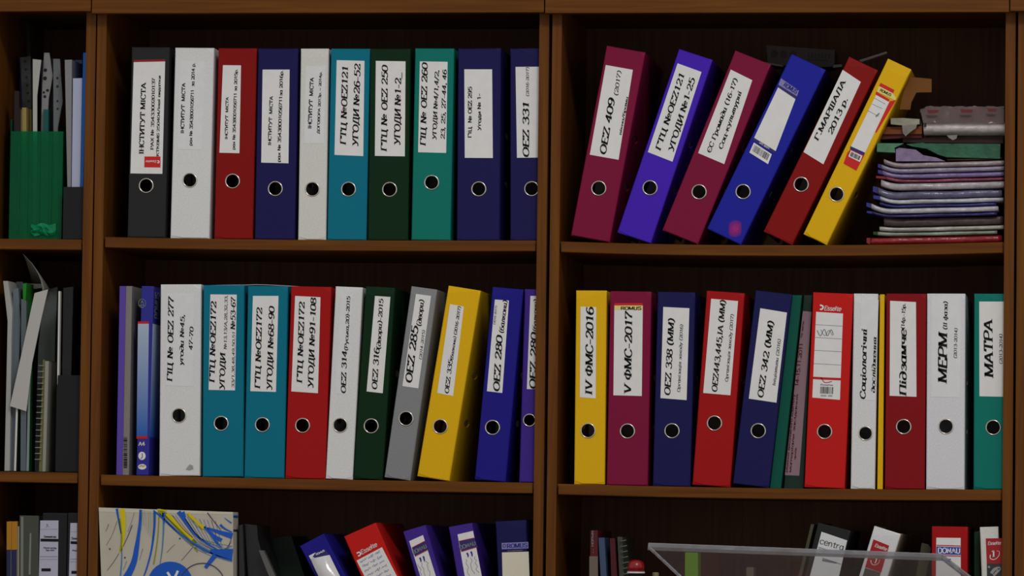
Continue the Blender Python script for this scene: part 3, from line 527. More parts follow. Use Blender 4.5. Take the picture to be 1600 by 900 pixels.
for lab_, TL, wp, an, q in (('violet binder leaning left, between the red one and the other violet one', (483, 185), 36, -16.1, ((530, 243), (645, 192), (662, 238), (553, 297), (665, 240), (690, 312), (578, 370), (695, 322), (760, 560), (640, 590))),
                            ('violet binder leaning slightly left, next to the navy one with a blank label', (862, 110), 37, -9.8, ((933, 187), (1062, 157), (1072, 210), (945, 243), (1072, 215), (1098, 290), (964, 330), (1100, 310), (1140, 560), (1003, 590)))):
    c = low(lab_, 'violet2', 'U', TL, wp, an, gE, H=.311)
    lb = quads(c, c.o, 'label', [(q[0], q[1], q[8], q[9])], PAPER, 1)
    bd = quads(c, c.o, 'printed_band', [(q[3], q[4], q[5], q[6])], paint('navy_print', (40, 36, 92)), 2)
    text(c, bd, [('DONAU', ((q[3][0]+q[6][0])/2-2, q[6][1]-16), ((q[4][0]+q[5][0])/2+4, q[5][1]-18), 32, 'sb')], INKG, 3)
    strokes(c, lb, 'printed_rule', [([q[3], q[4]], 5, 5), ([q[6], q[5]], 5, 5)], INKR, 3)
    dx = q[7][0]-q[6][0]
    strokes(c, lb, 'emblem', [([(q[6][0]+.35*dx, q[6][1]+10), (q[6][0]+.42*dx, q[6][1]+30), (q[6][0]+.36*dx+8, q[6][1]+46)], 14, 8), ([(q[6][0]+.6*dx, q[6][1]-2), (q[6][0]+.66*dx, q[6][1]+22), (q[6][0]+.6*dx+10, q[6][1]+40)], 14, 8)], INKB, 3)
    hw = []
    for k in range(3):
        p = [(q[6][0]+(.25+.28*k)*dx+i*4+rnd.uniform(-12, 12), q[6][1]+62-12*k+i*17) for i in range(9)]; hw.append((p, 3, 3))
    strokes(c, lb, 'handwriting', hw, INKG, 3)
c = low('navy binder with a blank cream label, upright against the divider', 'navy2', 'U', (1252, 68), 57, -2.8, gE, y0=.008, xmax=.7479)
lb = quads(c, c.o, 'label', [((1303, 337), (1525, 330), (1535, 620), (1310, 625))], paint('cream_paper', (186, 182, 165), .6), 1)
bd = quads(c, c.o, 'brand_strip', [((1300, 258), (1522, 249), (1524, 303), (1302, 311))], paint('lavender', (112, 106, 150)), 2)
text(c, bd, [('ROMUS', (1345, 300), (1517, 292), 36, 'b')], INKB, 3)
strokes(c, bd, 'emblem', [([(1312, 275), (1325, 268), (1335, 280), (1327, 294), (1314, 290), (1312, 278)], 5, 5)], INKB, 3)
text(c, c.o, [('канцелярія', (1350, 328), (1476, 322), 10, 's')], INKG, 2, name='small_print')

c = low('black binder with a plain white label, seen behind the clear tray', 'black', 'M', (305, 318), 52, 14, gF)
lb = quads(c, c.o, 'label', [((1253, 128), (1500, 212), (1420, 560), (1140, 560))], PAPERW, 1, f='W')
text(c, lb, [('centra', (1232, 240), (1465, 308), 62, 'sr')], INK, 2, f='W')
strokes(c, lb, 'printed_rule', [([(1222, 275), (1325, 308)], 6, 6), ([(1225, 290), (1310, 312)], 6, 6), ([(1260, 380), (1440, 440)], 6, 6), ([(1260, 400), (1400, 430)], 22, 10)], INKG, 2, f='W')
ONE = lambda c, par, q, f: (strokes(c, par, 'emblem', [(q, 8, 3)], INKW, 3, f))
c = low('white binder leaning right behind the clear tray, red printed label', 'white', 'V', (268, 85), 43, 17, gF, cover=pvc('cream'))
rd = quads(c, c.o, 'label', [((275, 200), (427, 262), (350, 520), (195, 470))], paint('red_print', (140, 24, 30)), 1)
text(c, rd, [('Esselte', (285, 270), (400, 312), 34, 'si'), ('1', (275, 425), (305, 437), 55, 'b')], INKW, 2)
ONE(c, rd, [(250, 400), (258, 435), (290, 448), (325, 428), (335, 395)], 'V')
quads(c, c.o, 'printed_photo', [((195, 475), (345, 520), (325, 620), (165, 580))], paint('photo_grey', (70, 66, 62)), 1)
c = low('red binder upright behind the corner of the clear tray, blue printed band', 'red2', 'V', (838, 80), 56, .5, gF)
lb = quads(c, c.o, 'label', [((880, 185), (1114, 188), (1116, 640), (875, 640))], PAPER, 1)
bd = quads(c, c.o, 'printed_band', [((882, 270), (1114, 278), (1114, 350), (882, 345))], paint('blue_print', (36, 48, 140)), 2)
text(c, bd, [('DONAU', (893, 332), (1112, 335), 48, 'sb')], INKW, 3)
strokes(c, lb, 'printed_rule', [([(882, 258), (1114, 265)], 8, 8), ([(882, 356), (1114, 362)], 8, 8)], INKR, 3)
strokes(c, lb, 'emblem', [([(988, 395), (1020, 392)], 10, 10), ([(985, 410), (1016, 408)], 10, 10)], INKB, 3)
c = low('white binder with a red printed label, against the right side panel', 'lightgrey', 'V', (1302, 80), 42, -2, gF, y0=.012, xmax=1.5084)
rd = quads(c, c.o, 'label', [((1355, 192), (1517, 190), (1517, 432), (1365, 435))], paint('red_print', (140, 24, 30)), 1)
text(c, rd, [('Esselte', (1375, 255), (1500, 250), 34, 'si'), ('1', (1408, 372), (1452, 372), 68, 'b')], INKW, 2)
ONE(c, rd, [(1400, 350), (1400, 385), (1440, 395), (1480, 360), (1485, 320), (1460, 312)], 'V')
ph = quads(c, c.o, 'printed_photo', [((1365, 435), (1517, 432), (1517, 600), (1368, 600))], paint('photo_dark', (48, 48, 52)), 1)
strokes(c, ph, 'printed_figure', [([(1410, 530), (1440, 490), (1490, 480), (1450, 530), (1430, 550)], 30, 20), ([(1380, 460), (1395, 475)], 20, 12)], paint('photo_light', (130, 130, 132)), 2)

# ------------------------------------------------------------------ sheets, sleeves, folders and books standing on the shelves
def slab(name, f, q, y0, depth, m, parent=None, zfn=None, bev=True):     # upright slab: front outline TL TR BR BL on the plane y0, running back by depth
    p = [zat(f, a, y0) for a in q]; off = parent.location if parent else Vector((0, 0, 0))
    if zfn:
        for v in p:
            if v.z < zfn(v.x)+.045: v.z = zfn(v.x)+.0004
    o = MB().prism([v-off for v in p], (0, depth, 0)).build(name, m, parent); return o
def upright(name, label, cat, f, q, y0, depth, m, zfn, group=None):
    o = slab(name, f, q, y0, depth, m, None, zfn); b = sum((v.co for v in o.data.vertices), Vector())/len(o.data.vertices)
    b.z = min(v.co.z for v in o.data.vertices)
    for v in o.data.vertices: v.co -= b
    o.location = b; return tag(o, label, cat, group)
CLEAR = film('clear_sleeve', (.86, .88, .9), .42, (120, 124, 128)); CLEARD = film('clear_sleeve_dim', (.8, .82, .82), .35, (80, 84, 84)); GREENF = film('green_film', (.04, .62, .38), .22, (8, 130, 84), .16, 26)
SMOKE = film('smoke_sleeve', (.5, .5, .52), .45, (44, 44, 46))
gS = 'papers and sleeves in the green pocket'; z1 = S1[0]
zt1 = max(z1(-.2), z1(-.02))
gp = thing('plastic_pocket', 'translucent green plastic pocket stuffed with sleeves, upper left shelf', 'pocket', (zat('O', (86, 850), .03).x, .03, zt1+.0003))
wx = zat('O', (240, 850), .03).x-gp.location.x; hz = zat('O', (150, 438), .03).z-gp.location.z; lx = zat('O', (34, 850), .03).x-gp.location.x
MB().box((lx, 0, 0), (wx, .0012, hz)).box((lx, .0012, 0), (lx+.0012, .24, hz+.02)).box((wx-.0012, .0012, 0), (wx, .24, hz)).box((lx+.0012, .24, 0), (wx-.0012, .2412, hz+.03)).box((lx+.0012, .0012, 0), (wx-.0012, .24, .0008)).build('pocket_wall', GREENF, gp)
rnd = random.Random(5); v, fc = [], []
for j in range(5):
    for i in range(9):
        q = zat('O', (122+i*12, 800+j*11+4*math.sin(i*1.3)), .026); v.append((q.x-gp.location.x, -.002-rnd.uniform(.0, .007)*(1 if 0 < j < 4 else .3), max(.001, q.z-gp.location.z)))
for j in range(4): fc += [(j*9+i, j*9+i+1, j*9+i+10, j*9+i+9) for i in range(8)]
mesh('crumpled_fold', v, fc, film('green_foil', (.06, .6, .38), .5, (14, 140, 92), .12, 40), gp)
for k, x in enumerate((72, 104, 150, 196)):       # welded ribs of the pocket front
    q = zat('O', (x, 500), .03); MB().box((q.x-gp.location.x, -.0012, .012), (q.x-gp.location.x+.0035, -.0001, hz-.002)).build('weld_rib', GREENF, gp)
def psheet(label, q, y0, m, depth=.2, name='document_sleeve', cat='sleeve', holes=None, zf=None, f='O2', group=gS):
    zf = zf or (lambda x: zt1+.0018)
    o = upright(name, label, cat, f, q, y0, depth, m, zf, group)
    if holes:
        hm = paint('hole_dark', (18, 22, 20))
        for (a, b, r) in holes:
            c = zat(f, (a, b), y0-.0004)-o.location
            MB().lathe([(0, 0), (r, 0), (r, .0003)], (c.x, c.y, c.z), 'y', 12).build('punch_hole', hm, o)
    return o
B0 = 1690
psheet('dark brown card standing at the left inside the green pocket', [(112, 560), (150, 562), (140, B0), (98, B0)], .036, paint('dark_card', (26, 16, 18)), .014, 'card', 'card')
psheet('navy blue folder standing behind the punched sleeve on the left', [(150, 300), (165, 300), (200, B0), (185, B0)], .145, paint('navy_card', (26, 28, 84)), .055, 'folder', 'folder')
psheet('cream notepad edge low in the green pocket', [(172, 690), (205, 690), (210, B0), (178, B0)], .052, paint('cream_edge', (140, 124, 70)), .038, 'notepad', 'notepad')
psheet('pale paper pad edge beside the cream notepad', [(148, 705), (170, 705), (176, B0), (152, B0)], .052, paint('pale_edge', (104, 98, 86)), .038, 'notepad', 'notepad')
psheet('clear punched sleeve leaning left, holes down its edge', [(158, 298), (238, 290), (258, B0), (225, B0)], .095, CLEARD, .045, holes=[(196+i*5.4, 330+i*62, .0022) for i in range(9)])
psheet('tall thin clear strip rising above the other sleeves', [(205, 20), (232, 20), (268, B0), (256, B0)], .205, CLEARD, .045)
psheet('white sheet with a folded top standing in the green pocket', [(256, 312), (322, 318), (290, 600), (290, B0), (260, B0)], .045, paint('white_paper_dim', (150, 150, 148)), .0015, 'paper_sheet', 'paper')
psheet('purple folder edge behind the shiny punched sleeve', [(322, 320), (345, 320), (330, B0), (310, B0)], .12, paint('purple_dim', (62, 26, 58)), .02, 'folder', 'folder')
psheet('shiny punched sleeve bent to the left in the middle of the pocket', [(345, 262), (385, 262), (412, 440), (380, 620), (320, B0), (298, B0), (330, 520)], .06, mat('shiny_sleeve', (112, 112, 114), .16, .6, bump=.4, bscale=30), .003, holes=[(354, 398, .003), (351, 462, .0034), (371, 556, .0026), (342, 572, .002), (350, 605, .0026)])
psheet('black folder in the middle of the green pocket', [(385, 305), (418, 305), (412, B0), (372, B0)], .075, paint('black_card', (20, 20, 22)), .04, 'folder', 'folder')
psheet('teal card low between the shiny sleeve and the black folder', [(338, 705), (378, 705), (370, B0), (330, B0)], .048, paint('teal_card', (10, 70, 66)), .009, 'card', 'card')
psheet('clear punched sleeve at the right of the green pocket', [(416, 310), (466, 310), (488, 640), (450, 850), (440, B0), (420, B0)], .05, CLEAR, .004, holes=[(448, 460, .002), (449, 525, .0022), (449, 640, .0018), (450, 700, .0018)])
mh = thing('magazine_holder', 'low black holder box on the upper left shelf by the divider', 'holder', (zat('O', (245, 850), .012).x, .012, zt1+.0004))
w_ = -.0188-mh.location.x; BLK = mat('black_plastic', (22, 23, 26), .45, .2)
hf = zat('O', (250, 655), .012).z-mh.location.z
MB().box((0, 0, 0), (w_, .002, hf)).build('front_panel', BLK, mh); MB().box((0, .0021, 0), (w_, .25, .002)).build('bottom_panel', BLK, mh)
for a in (0, w_-.0015): MB().box((a, .0021, .002), (a+.0015, .25, hf-.006)).build('side_panel', BLK, mh)
gM = 'papers in the black magazine holder'; BB = 1690
psheet('bundle of clear sleeves in the black magazine holder', [(506, 318), (562, 316), (552, BB), (535, BB)], .022, mat('sleeve_bundle', (108, 108, 110), .25, .5, bump=.5, bscale=18), .2, group=gM, zf=lambda x: zt1+.0028)
psheet('white documents in a clear sleeve beside the blue folder', [(570, 462), (642, 460), (618, BB), (556, BB)], .02, paint('white_docs', (146, 152, 176)), .2, 'document_bundle', 'papers', group=gM, zf=lambda x: zt1+.0028)
psheet('pale blue folder edge rising behind the white documents', [(585, 318), (640, 318), (610, BB), (565, BB)], .225, paint('pale_blue', (112, 148, 176)), .02, 'folder', 'folder', group=gM, zf=lambda x: zt1+.0028)
psheet('bright blue folder against the divider on the upper left shelf', [(650, 262), (674, 262), (640, BB), (622, BB)], .02, paint('bright_blue', (18, 88, 172)), .2, 'folder', 'folder', group=gM, zf=lambda x: zt1+.0028)

# middle shelf of the left bookcase
z2 = S2[0]; gT = 'papers on the middle left shelf'
zt2 = max(z2(-.2), z2(-.02))
def s2(label, q, y0, m, depth=.2, name='document_sleeve', cat='sleeve', f='E2'): return psheet(label, q, y0, m, depth, name, cat, None, (lambda x: zt2+.0006), f, gT)
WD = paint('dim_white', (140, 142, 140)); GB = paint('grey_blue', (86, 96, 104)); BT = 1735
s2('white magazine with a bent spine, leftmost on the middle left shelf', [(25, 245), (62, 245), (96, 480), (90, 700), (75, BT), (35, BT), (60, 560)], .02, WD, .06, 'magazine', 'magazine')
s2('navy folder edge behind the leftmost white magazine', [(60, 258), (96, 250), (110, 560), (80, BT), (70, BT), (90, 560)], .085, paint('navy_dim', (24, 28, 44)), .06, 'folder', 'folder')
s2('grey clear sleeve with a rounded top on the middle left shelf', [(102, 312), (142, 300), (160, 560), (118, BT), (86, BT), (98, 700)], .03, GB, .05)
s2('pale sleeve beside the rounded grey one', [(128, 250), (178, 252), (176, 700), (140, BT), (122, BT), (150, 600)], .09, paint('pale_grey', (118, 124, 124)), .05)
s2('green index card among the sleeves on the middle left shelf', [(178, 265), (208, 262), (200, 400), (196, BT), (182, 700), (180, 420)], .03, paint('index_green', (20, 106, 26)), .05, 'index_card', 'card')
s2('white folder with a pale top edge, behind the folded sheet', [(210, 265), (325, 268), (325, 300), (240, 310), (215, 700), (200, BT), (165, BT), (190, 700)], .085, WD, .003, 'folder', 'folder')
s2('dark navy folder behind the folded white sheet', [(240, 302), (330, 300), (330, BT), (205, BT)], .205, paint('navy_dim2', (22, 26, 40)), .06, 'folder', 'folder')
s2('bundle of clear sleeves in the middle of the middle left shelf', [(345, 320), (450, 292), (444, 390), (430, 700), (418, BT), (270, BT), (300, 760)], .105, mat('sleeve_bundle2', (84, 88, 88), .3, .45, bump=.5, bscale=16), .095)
fs = slab('folded_sheet', 'px', [(54, 458), (75, 452), (64, 500), (50, 568), (41, 642.5), (15.5, 634.5), (32, 560)], .010, .0015, paint('folded_paper', (150, 148, 146)))
tag(fs, 'folded white sheet slanting across the sleeves on the middle left shelf', 'paper', gT)
v, fc = [], []; n = 14                                   # a curled page that droops out over the sleeves
edge = [(178, 32), (210, 66), (245, 105), (275, 150), (300, 195), (318, 240), (328, 290), (332, 330)]
for i, (a, b) in enumerate(edge):
    for j in range(6):
        t = j/5; q = zat('E2', (a+(420-a)*t*(.35+.65*i/7), b+(t**1.3)*(320-b)*.96), .03+.03*t+.10*t*t); v.append(q)
k = len(edge)
for i in range(k-1): fc += [(i*6+j, i*6+j+1, i*6+6+j+1, i*6+6+j) for j in range(5)]
cp = mesh('curled_page', v, fc, paint('curled_paper', (112, 110, 106), .6), None, True); sm = cp.modifiers.new('thick', 'SOLIDIFY'); sm.thickness = .0006
tag(cp, 'grey page curling up to the left above the sleeves', 'paper', gT)
s2('thin white binding strip standing right of the sleeves', [(457, 325), (470, 325), (448, BT), (436, BT)], .02, paint('strip_white', (176, 176, 172)), .01, 'binding_strip', 'strip')
s2('dark translucent folder beside the thin white strip', [(495, 300), (572, 290), (558, 900), (535, BT), (476, BT)], .03, SMOKE, .2, 'folder', 'folder')
s2('clear sleeve low in front of the green index card', [(166, 385), (206, 400), (204, BT), (160, BT)], .018, mat('sleeve_bundle3', (70, 80, 84), .3, .45, bump=.4, bscale=20), .01)
s2('thin white sheet edge below the folded sheet', [(128, 1150), (142, 1150), (124, BT), (110, BT)], .016, paint('strip_white', (176, 176, 172)), .0015, 'paper_sheet', 'paper')
s2('pale sleeve edge left of the spiral notebook', [(222, 1000), (238, 1000), (224, BT), (206, BT)], .016, paint('pale_strip', (104, 116, 116)), .0015)
nb = thing('spiral_notebook', 'spiral notebook standing upright with a cream edge, wire coil facing out', 'notebook', tuple(zat('E3', (310, 830), .02)), 0, gT)
nb.location.z = zt2+.0004
slab('page_block', 'E3', [(342, 20), (370, 20), (346, 825), (322, 825)], .024, .07, paint('notebook_edge', (122, 122, 112)), nb, lambda x: zt2)
slab('cover', 'E3', [(326, 10), (340, 10), (320, 840), (296, 840)], .026, .07, paint('notebook_olive', (92, 92, 48)), nb, lambda x: zt2)
for i in range(17):
    c = zat('E3', (310-i*1.5, 55+i*44.5), .02)-nb.location; mb = MB(); R_, r_ = .0052, .00075
    for a in range(14):
        for b in range(5):
            A, Bt = 2*math.pi*a/14, 2*math.pi*b/5; mb.v.append((c.x+(R_+r_*math.cos(Bt))*math.cos(A), c.y+.002+(R_*.8+r_*math.cos(Bt))*math.sin(A)*.5, c.z+r_*math.sin(Bt)))
    for a in range(14): mb.f += [(a*5+b, a*5+(b+1) % 5, ((a+1) % 14)*5+(b+1) % 5, ((a+1) % 14)*5+b) for b in range(5)]
    mb.build('wire_ring', mat('wire', (120, 122, 112), .3, .5, bump=0), nb, True)
mh2 = thing('magazine_holder', 'black magazine holder standing by the divider on the middle left shelf', 'holder', (zat('E3', (420, 840), .015).x, .015, zt2+.0002))
w_ = -.0185-mh2.location.x
for a in (0, w_-.0015): MB().prism([(a, 0, .0), (a, 0, .14), (a, .12, .29), (a, .25, .29), (a, .25, .0)], (.0015, 0, 0)).build('side_panel', BLK, mh2)
MB().box((.0015, 0, 0), (w_-.0015, .002, .16)).build('front_panel', BLK, mh2); MB().box((.0015, .248, 0), (w_-.0015, .25, .29)).build('back_panel', BLK, mh2)

# left end of the middle shelf, middle bookcase
zz = S2[1]; gL = 'thin folders at the left end of the middle shelf'
upright('folder', 'slim purple folder, leftmost on the middle shelf', 'folder', 'X', [(20, 48), (47, 48), (31, 878), (5, 878)], .006, .23, paint('purple', (74, 54, 140)), zz, gL)
gf = upright('folder', 'slim grey folder with a barcode, beside the purple one', 'folder', 'X', [(48, 48), (74, 48), (60, 878), (32, 878)], .007, .23, mat('grey_board', (110, 106, 104), .6, .15), zz, gL)
cx = Ctx(gf, 'X', .007)
qs = []; yy = 712
while yy < 850: hgt = rnd.choice((2, 4, 7)); qs.append(((37, yy), (53, yy), (53, yy+hgt), (37, yy+hgt))); yy += hgt+rnd.choice((2, 4))
quads(cx, gf, 'barcode', qs, INK, 1)
rb = thing('archive_box', 'blue A4 archive box with a pale blue gradient spine', 'box', (zat('X', (93, 876), .004).x, .004, zz(.06)+.0003), .012, gL)
cx = Ctx(rb, 'X', .004); wb = cx.loc((146, 876))[0]; hb = cx.loc((100, 47))[1]
MB().box((0, 0, 0), (wb, .25, hb), .0012).build('body', paint('box_blue', (34, 34, 122)), rb)
gm = bpy.data.materials.new('blue_fade_print'); gm.use_nodes = True; nt = gm.node_tree; tc = nt.nodes.new('ShaderNodeTexCoord'); sp = nt.nodes.new('ShaderNodeSeparateXYZ'); cr = nt.nodes.new('ShaderNodeValToRGB')
nt.links.new(tc.outputs['Generated'], sp.inputs[0]); nt.links.new(sp.outputs[2], cr.inputs[0]); nt.links.new(cr.outputs[0], nt.nodes['Principled BSDF'].inputs['Base Color'])
cr.color_ramp.elements[0].color = (*alb((30, 78, 148)), 1); cr.color_ramp.elements[1].color = (*alb((142, 156, 172)), 1); nt.nodes['Principled BSDF'].inputs['Specular IOR Level'].default_value = .15
p = quads(cx, rb, 'printed_panel', [((100, 212), (148, 212), (142, 710), (94, 710))], gm, 1)
sd = [cx.loc((100, t))[1] for t in (212, 710, 203, 719)]; MB().box((wb+.0001, .0005, sd[1]), (wb+.0004, .2, sd[0])).build('side_panel_print', gm, rb)
quads(cx, rb, 'printed_band', [((100, 203), (148, 203), (148, 213), (100, 213)), ((94, 707), (142, 707), (142, 719), (94, 719))], INKR, 2)
SIDE = text2d('ROMUS', **STY['b'])
sz = [cx.loc((100, t))[1] for t in (187, 70)]
mesh('lettering', [(wb+.0006, .045-.035*q[1], sz[0]+(sz[1]-sz[0])*q[0]/SIDE[2]) for q in SIDE[0]], SIDE[1], INKG, rb); text(cx, rb, [('A4', (103, 749), (131, 749), 18, 'sb')], INKW, 2)
def ring2(cx, par, c, rx, ry, wd, m, layer=2): 
    pts = [(c[0]+rx*math.cos(i*math.pi/8), c[1]+ry*math.sin(i*math.pi/8)) for i in range(17)]; return strokes(cx, par, 'emblem', [(pts, wd, wd)], m, layer)
def disc(cx, par, c, rx, ry, m, layer=2, name='emblem', f=None):
    p = [cx.loc((c[0]+rx*math.cos(i*math.pi/14), c[1]+ry*math.sin(i*math.pi/14)), f) for i in range(28)]; y = cx.yoff()-.0003*layer
    return MB().prism([(a[0], y, a[1]) for a in p], (0, .0002, 0)).build(name, m, par)
ring2(cx, rb, (119, 124), 16, 19, 2, INKG); text(cx, rb, [('A', (111, 124), (126, 124), 14, 's'), ('R', (108, 140), (118, 140), 12, 's'), ('S', (120, 140), (130, 140), 12, 's')], INKG, 2)
disc(cx, rb, (118, 794), 16, 18, INKW); strokes(cx, rb, 'emblem', [([(119, 782), (119, 800), (112, 806)], 3, 3)], INKB, 3)
disc(cx, rb, (119, 842), 18, 12, INKW); strokes(cx, rb, 'emblem', [([(106, 843), (115, 836), (122, 840), (131, 836)], 5, 5)], paint('leaf', (140, 140, 40)), 3)
# page lying on the binders of the middle shelf
ptop = max(S2[1](x) for x in (.18, .3))+.3175; v, fc = [], []
a, b = at(292, 439, .06).x, at(478, 439, .06).x
for i in range(13):
    for j in (0, 1): v.append((a+(b-a)*i/12, .06+.2*j, ptop+.003*math.sin(math.pi*i/12)*(1.3 if i > 6 else 1)))
for i in range(12): fc.append((2*i, 2*i+2, 2*i+3, 2*i+1))
pg = mesh('loose_page', v, fc, SHEET); sm = pg.modifiers.new('t', 'SOLIDIFY'); sm.thickness = .001; tag(pg, 'loose white page lying on the tops of the white and turquoise binders', 'paper')

# right bookcase, middle shelf: thin folders between binders
zr = S2[2]
tf = upright('folder', 'thin teal folder leaning against the navy binder on the right middle shelf', 'folder', 'I', [(96, 103), (132, 103), (50, 857), (8, 857)], .012, .24, pvc('tealdeep'), zr)
df = thing('document_file', 'green file coloured dark as in shade, with a long pinkish printed spine label', 'file', tuple(zat('I', (52, 857), .03))); df.location.z = zr(1.12)+.0004
slab('case', 'I', [(142, 103), (172, 103), (138, 857), (62, 857)], .03, .24, paint('shaded_green', (14, 40, 34)), df, zr)  # dark green puts the shade on this part of the folder into its colour
cx = Ctx(df, 'I', .03)
lb = quads(cx, df, 'label', [((136, 165), (170, 168), (122, 808), (66, 806))], paint('pink_paper', (128, 106, 116), .5), 1)
text(cx, lb, [('14-15.11.2011', (118, 460), (137, 290), 14, 's'), ('рішення виконавчого комітету', (76, 795), (106, 490), 9, 's'), ('матеріали засідання', (90, 795), (118, 490), 9, 's'), ('та звіти', (133, 270), (142, 205), 8, 's'), ('архів', (108, 745), (112, 700), 8, 's')], paint('maroon_ink', (86, 30, 40)), 2)
upright('folder', 'thin yellow folder between the white and the dark red binder', 'folder', 'I', [(438, 100), (455, 100), (448, 858), (427, 858)], .006, .24, pvc('yellow'), zr)

# ------------------------------------------------------------------ pile of sleeves, upper shelf of the right bookcase
gP = 'plastic sleeves piled on the upper right shelf'; XL = 1.5005
def wave(x, k): return .0013*math.sin(x*31+k)+.0008*math.sin(x*83+1.7*k)
def pile(label, f, x0, x1, yt, yb, m, kind='document_sleeve', cat='sleeve', y0=.02, depth=.23, tip=None, curl=0, bulge=.004, k=0., taper=0):
    a, b = zat(f, (x0, yb), y0).x, min(XL, zat(f, (x1, yb), y0).x); n = 26
    xm = zat(f, (1000, yt), y0).x; s_ = S1[2]
    h0, h1 = zat(f, (1000, yb), y0).z-s_(xm)+.0007, zat(f, (1000, yt), y0).z-s_(xm)-.0007
    o = thing(kind, label, cat, (a, y0, s_(a)+max(0, h0)), 0, gP)
    mb = MB(); R = 7
    for i in range(n+1):
        t = i/n; x = a+(b-a)*t; up_ = curl*max(0, 1-t/.16)**2; th = (h1-h0)*(1-taper*max(0, 1-t/.12))
        for q in range(R):
            ph = math.pi*q/(R-1); yy = y0-bulge*math.sin(ph)+wave(x, k)*.8+.001*rnd.random(); zf_ = (1-math.cos(ph))/2
            mb.v.append((x-a, yy-y0, s_(x)+max(0, h0)+up_+th*zf_*.985+(.0006*math.sin(x*60+k+ph) if h0 > .002 and 0 < zf_ < 1 else 0)-o.location.z))
        mb.v.append((x-a, depth, s_(x)+max(0, h0)+up_+th*.985-o.location.z)); mb.v.append((x-a, depth, s_(x)+max(0, h0)+up_-o.location.z))
    Rk = R+2
    for i in range(n): mb.f += [(i*Rk+j, i*Rk+(j+1) % Rk, (i+1)*Rk+(j+1) % Rk, (i+1)*Rk+j) for j in range(Rk)]
    mb.f += [tuple(range(Rk)), tuple(range(n*Rk+Rk-1, n*Rk-1, -1))]
    mb.build('papers', m, o, True)
    if tip:
        e = zat(f, (tip[1], yb), y0).x; mb = MB(); hh = (h1-h0)
        pts = [(e, curl*1.15+hh*.25), (e, curl*1.15+hh*1.0), (a-.0006, curl+hh*1.0), (a-.0006, curl+hh*.08)]
        MB().prism([(px_-a, .001, s_(a)+max(0, h0)+pz-o.location.z) for px_, pz in pts], (0, .15, 0)).build('sleeve_end', tip[0], o)
    return o
def gl(name, c, r=.22): return mat('gloss_'+name, c, r, .55, mottle=.18, scale=90, bump=.6, bscale=45)
BLUT = gl('blue_tip', (30, 32, 112)); REDT = gl('red', (112, 18, 26))
pile('red folder at the very bottom of the pile', 'Y2', 70, 1490, 752, 835, REDT, 'folder', 'folder', tip=(REDT, 28), curl=.0, k=1)
pile('sleeve with white papers and a green edge, second from the bottom', 'Y2', 150, 1440, 700, 748, gl('greenwhite', (112, 120, 108)), tip=(paint('tip_green', (12, 60, 20)), 100), curl=.002, k=2)
pile('white sleeve just above the green edged one', 'Y2', 170, 1510, 645, 697, gl('white1', (140, 138, 134)), curl=.002, k=2.4)
pile('dull brown sleeve low in the pile', 'Y2', 215, 1505, 545, 642, gl('brown', (58, 46, 46), .4), k=3, curl=.0025, y0=.03)
pile('lowest sleeve with a blue end, pale papers inside', 'Y2', 90, 1440, 505, 542, gl('darkblue', (40, 36, 92)), tip=(BLUT, 30), curl=.006, k=4)
pile('pale grey sleeve lying on the lowest blue one', 'Y2', 80, 1450, 438, 502, gl('pale2', (150, 148, 156)), tip=(BLUT, 25), curl=.009, k=4.3)
pile('blue sleeve in the middle of the pile', 'Y2', 170, 1430, 402, 436, gl('blue3', (40, 42, 104)), curl=.006, k=5)
pile('shiny white sleeve above the middle blue one', 'Y2', 175, 1505, 345, 400, gl('white2', (150, 150, 160)), tip=(BLUT, 100), curl=.007, k=5.3)
pile('grey blue sleeve with an upturned blue end', 'Y2', 150, 1490, 258, 343, gl('greyblue', (78, 76, 100)), tip=(BLUT, 95), curl=.0085, k=6)
pile('white sleeve with a rolled left end', 'Y2', 185, 1520, 170, 250, gl('white3', (138, 132, 138)), curl=.0075, k=7, y0=.016)
pile('thin maroon sleeve with a sparkling front', 'Y2', 240, 1520, 128, 168, gl('maroon', (112, 52, 70), .12), tip=(REDT, 130), curl=.006, k=8)
pile('lavender sleeve with a violet end', 'Y2', 200, 1520, 68, 126, gl('lavender', (100, 88, 128)), tip=(gl('violet_tip', (44, 28, 110)), 150), curl=.007, k=9)
pile('grey lilac sleeve above the lavender one', 'Y2', 190, 1520, 8, 66, gl('lilac', (118, 112, 132)), tip=(gl('violet_tip', (44, 28, 110)), 150), curl=.0075, k=9.5)
pile('white sleeve under the slumped lilac one', 'Y', 215, 1520, 708, 768, gl('white4', (128, 118, 120)), curl=.0075, k=10)
# slumped lilac sleeve and green folders lying on top
xs = [(345, 575), (380, 560), (560, 580), (640, 640), (780, 665), (880, 705), (345, 705)]
sl = slab('slumped_sleeve', 'Y', xs, .018, .12, gl('slump', (108, 92, 122)))
tag(sl, 'short lilac sleeve slumping down to the right near the top of the pile', 'sleeve', gP)
pile('dark maroon folder under the green folder', 'Y', 900, 1500, 672, 706, paint('maroon_card', (44, 24, 22)), 'folder', 'folder', y0=.035, k=11)
gr = slab('green_folder', 'Y', [(455, 520), (640, 505), (660, 512), (1475, 518), (1470, 678), (1330, 672), (900, 662), (800, 632), (680, 570), (520, 545)], .03, .2, gl('green', (16, 72, 48), .45))
tag(gr, 'green folder lying near the top of the pile', 'folder', gP)
ge = slab('sleeve_corner', 'Y', [(140, 510), (430, 512), (330, 560), (340, 612), (140, 602)], .025, .1, gl('palegreen', (62, 108, 82)))
tag(ge, 'pale green sleeve corner pointing at the yellow binder', 'sleeve', gP)
mr = slab('card_box', 'Y', [(420, 455), (1505, 432), (1505, 512), (420, 502)], .05, .18, paint('maroon_box', (38, 14, 12)))
tag(mr, 'dark maroon box under the plastic wrapped roll', 'box', gP)
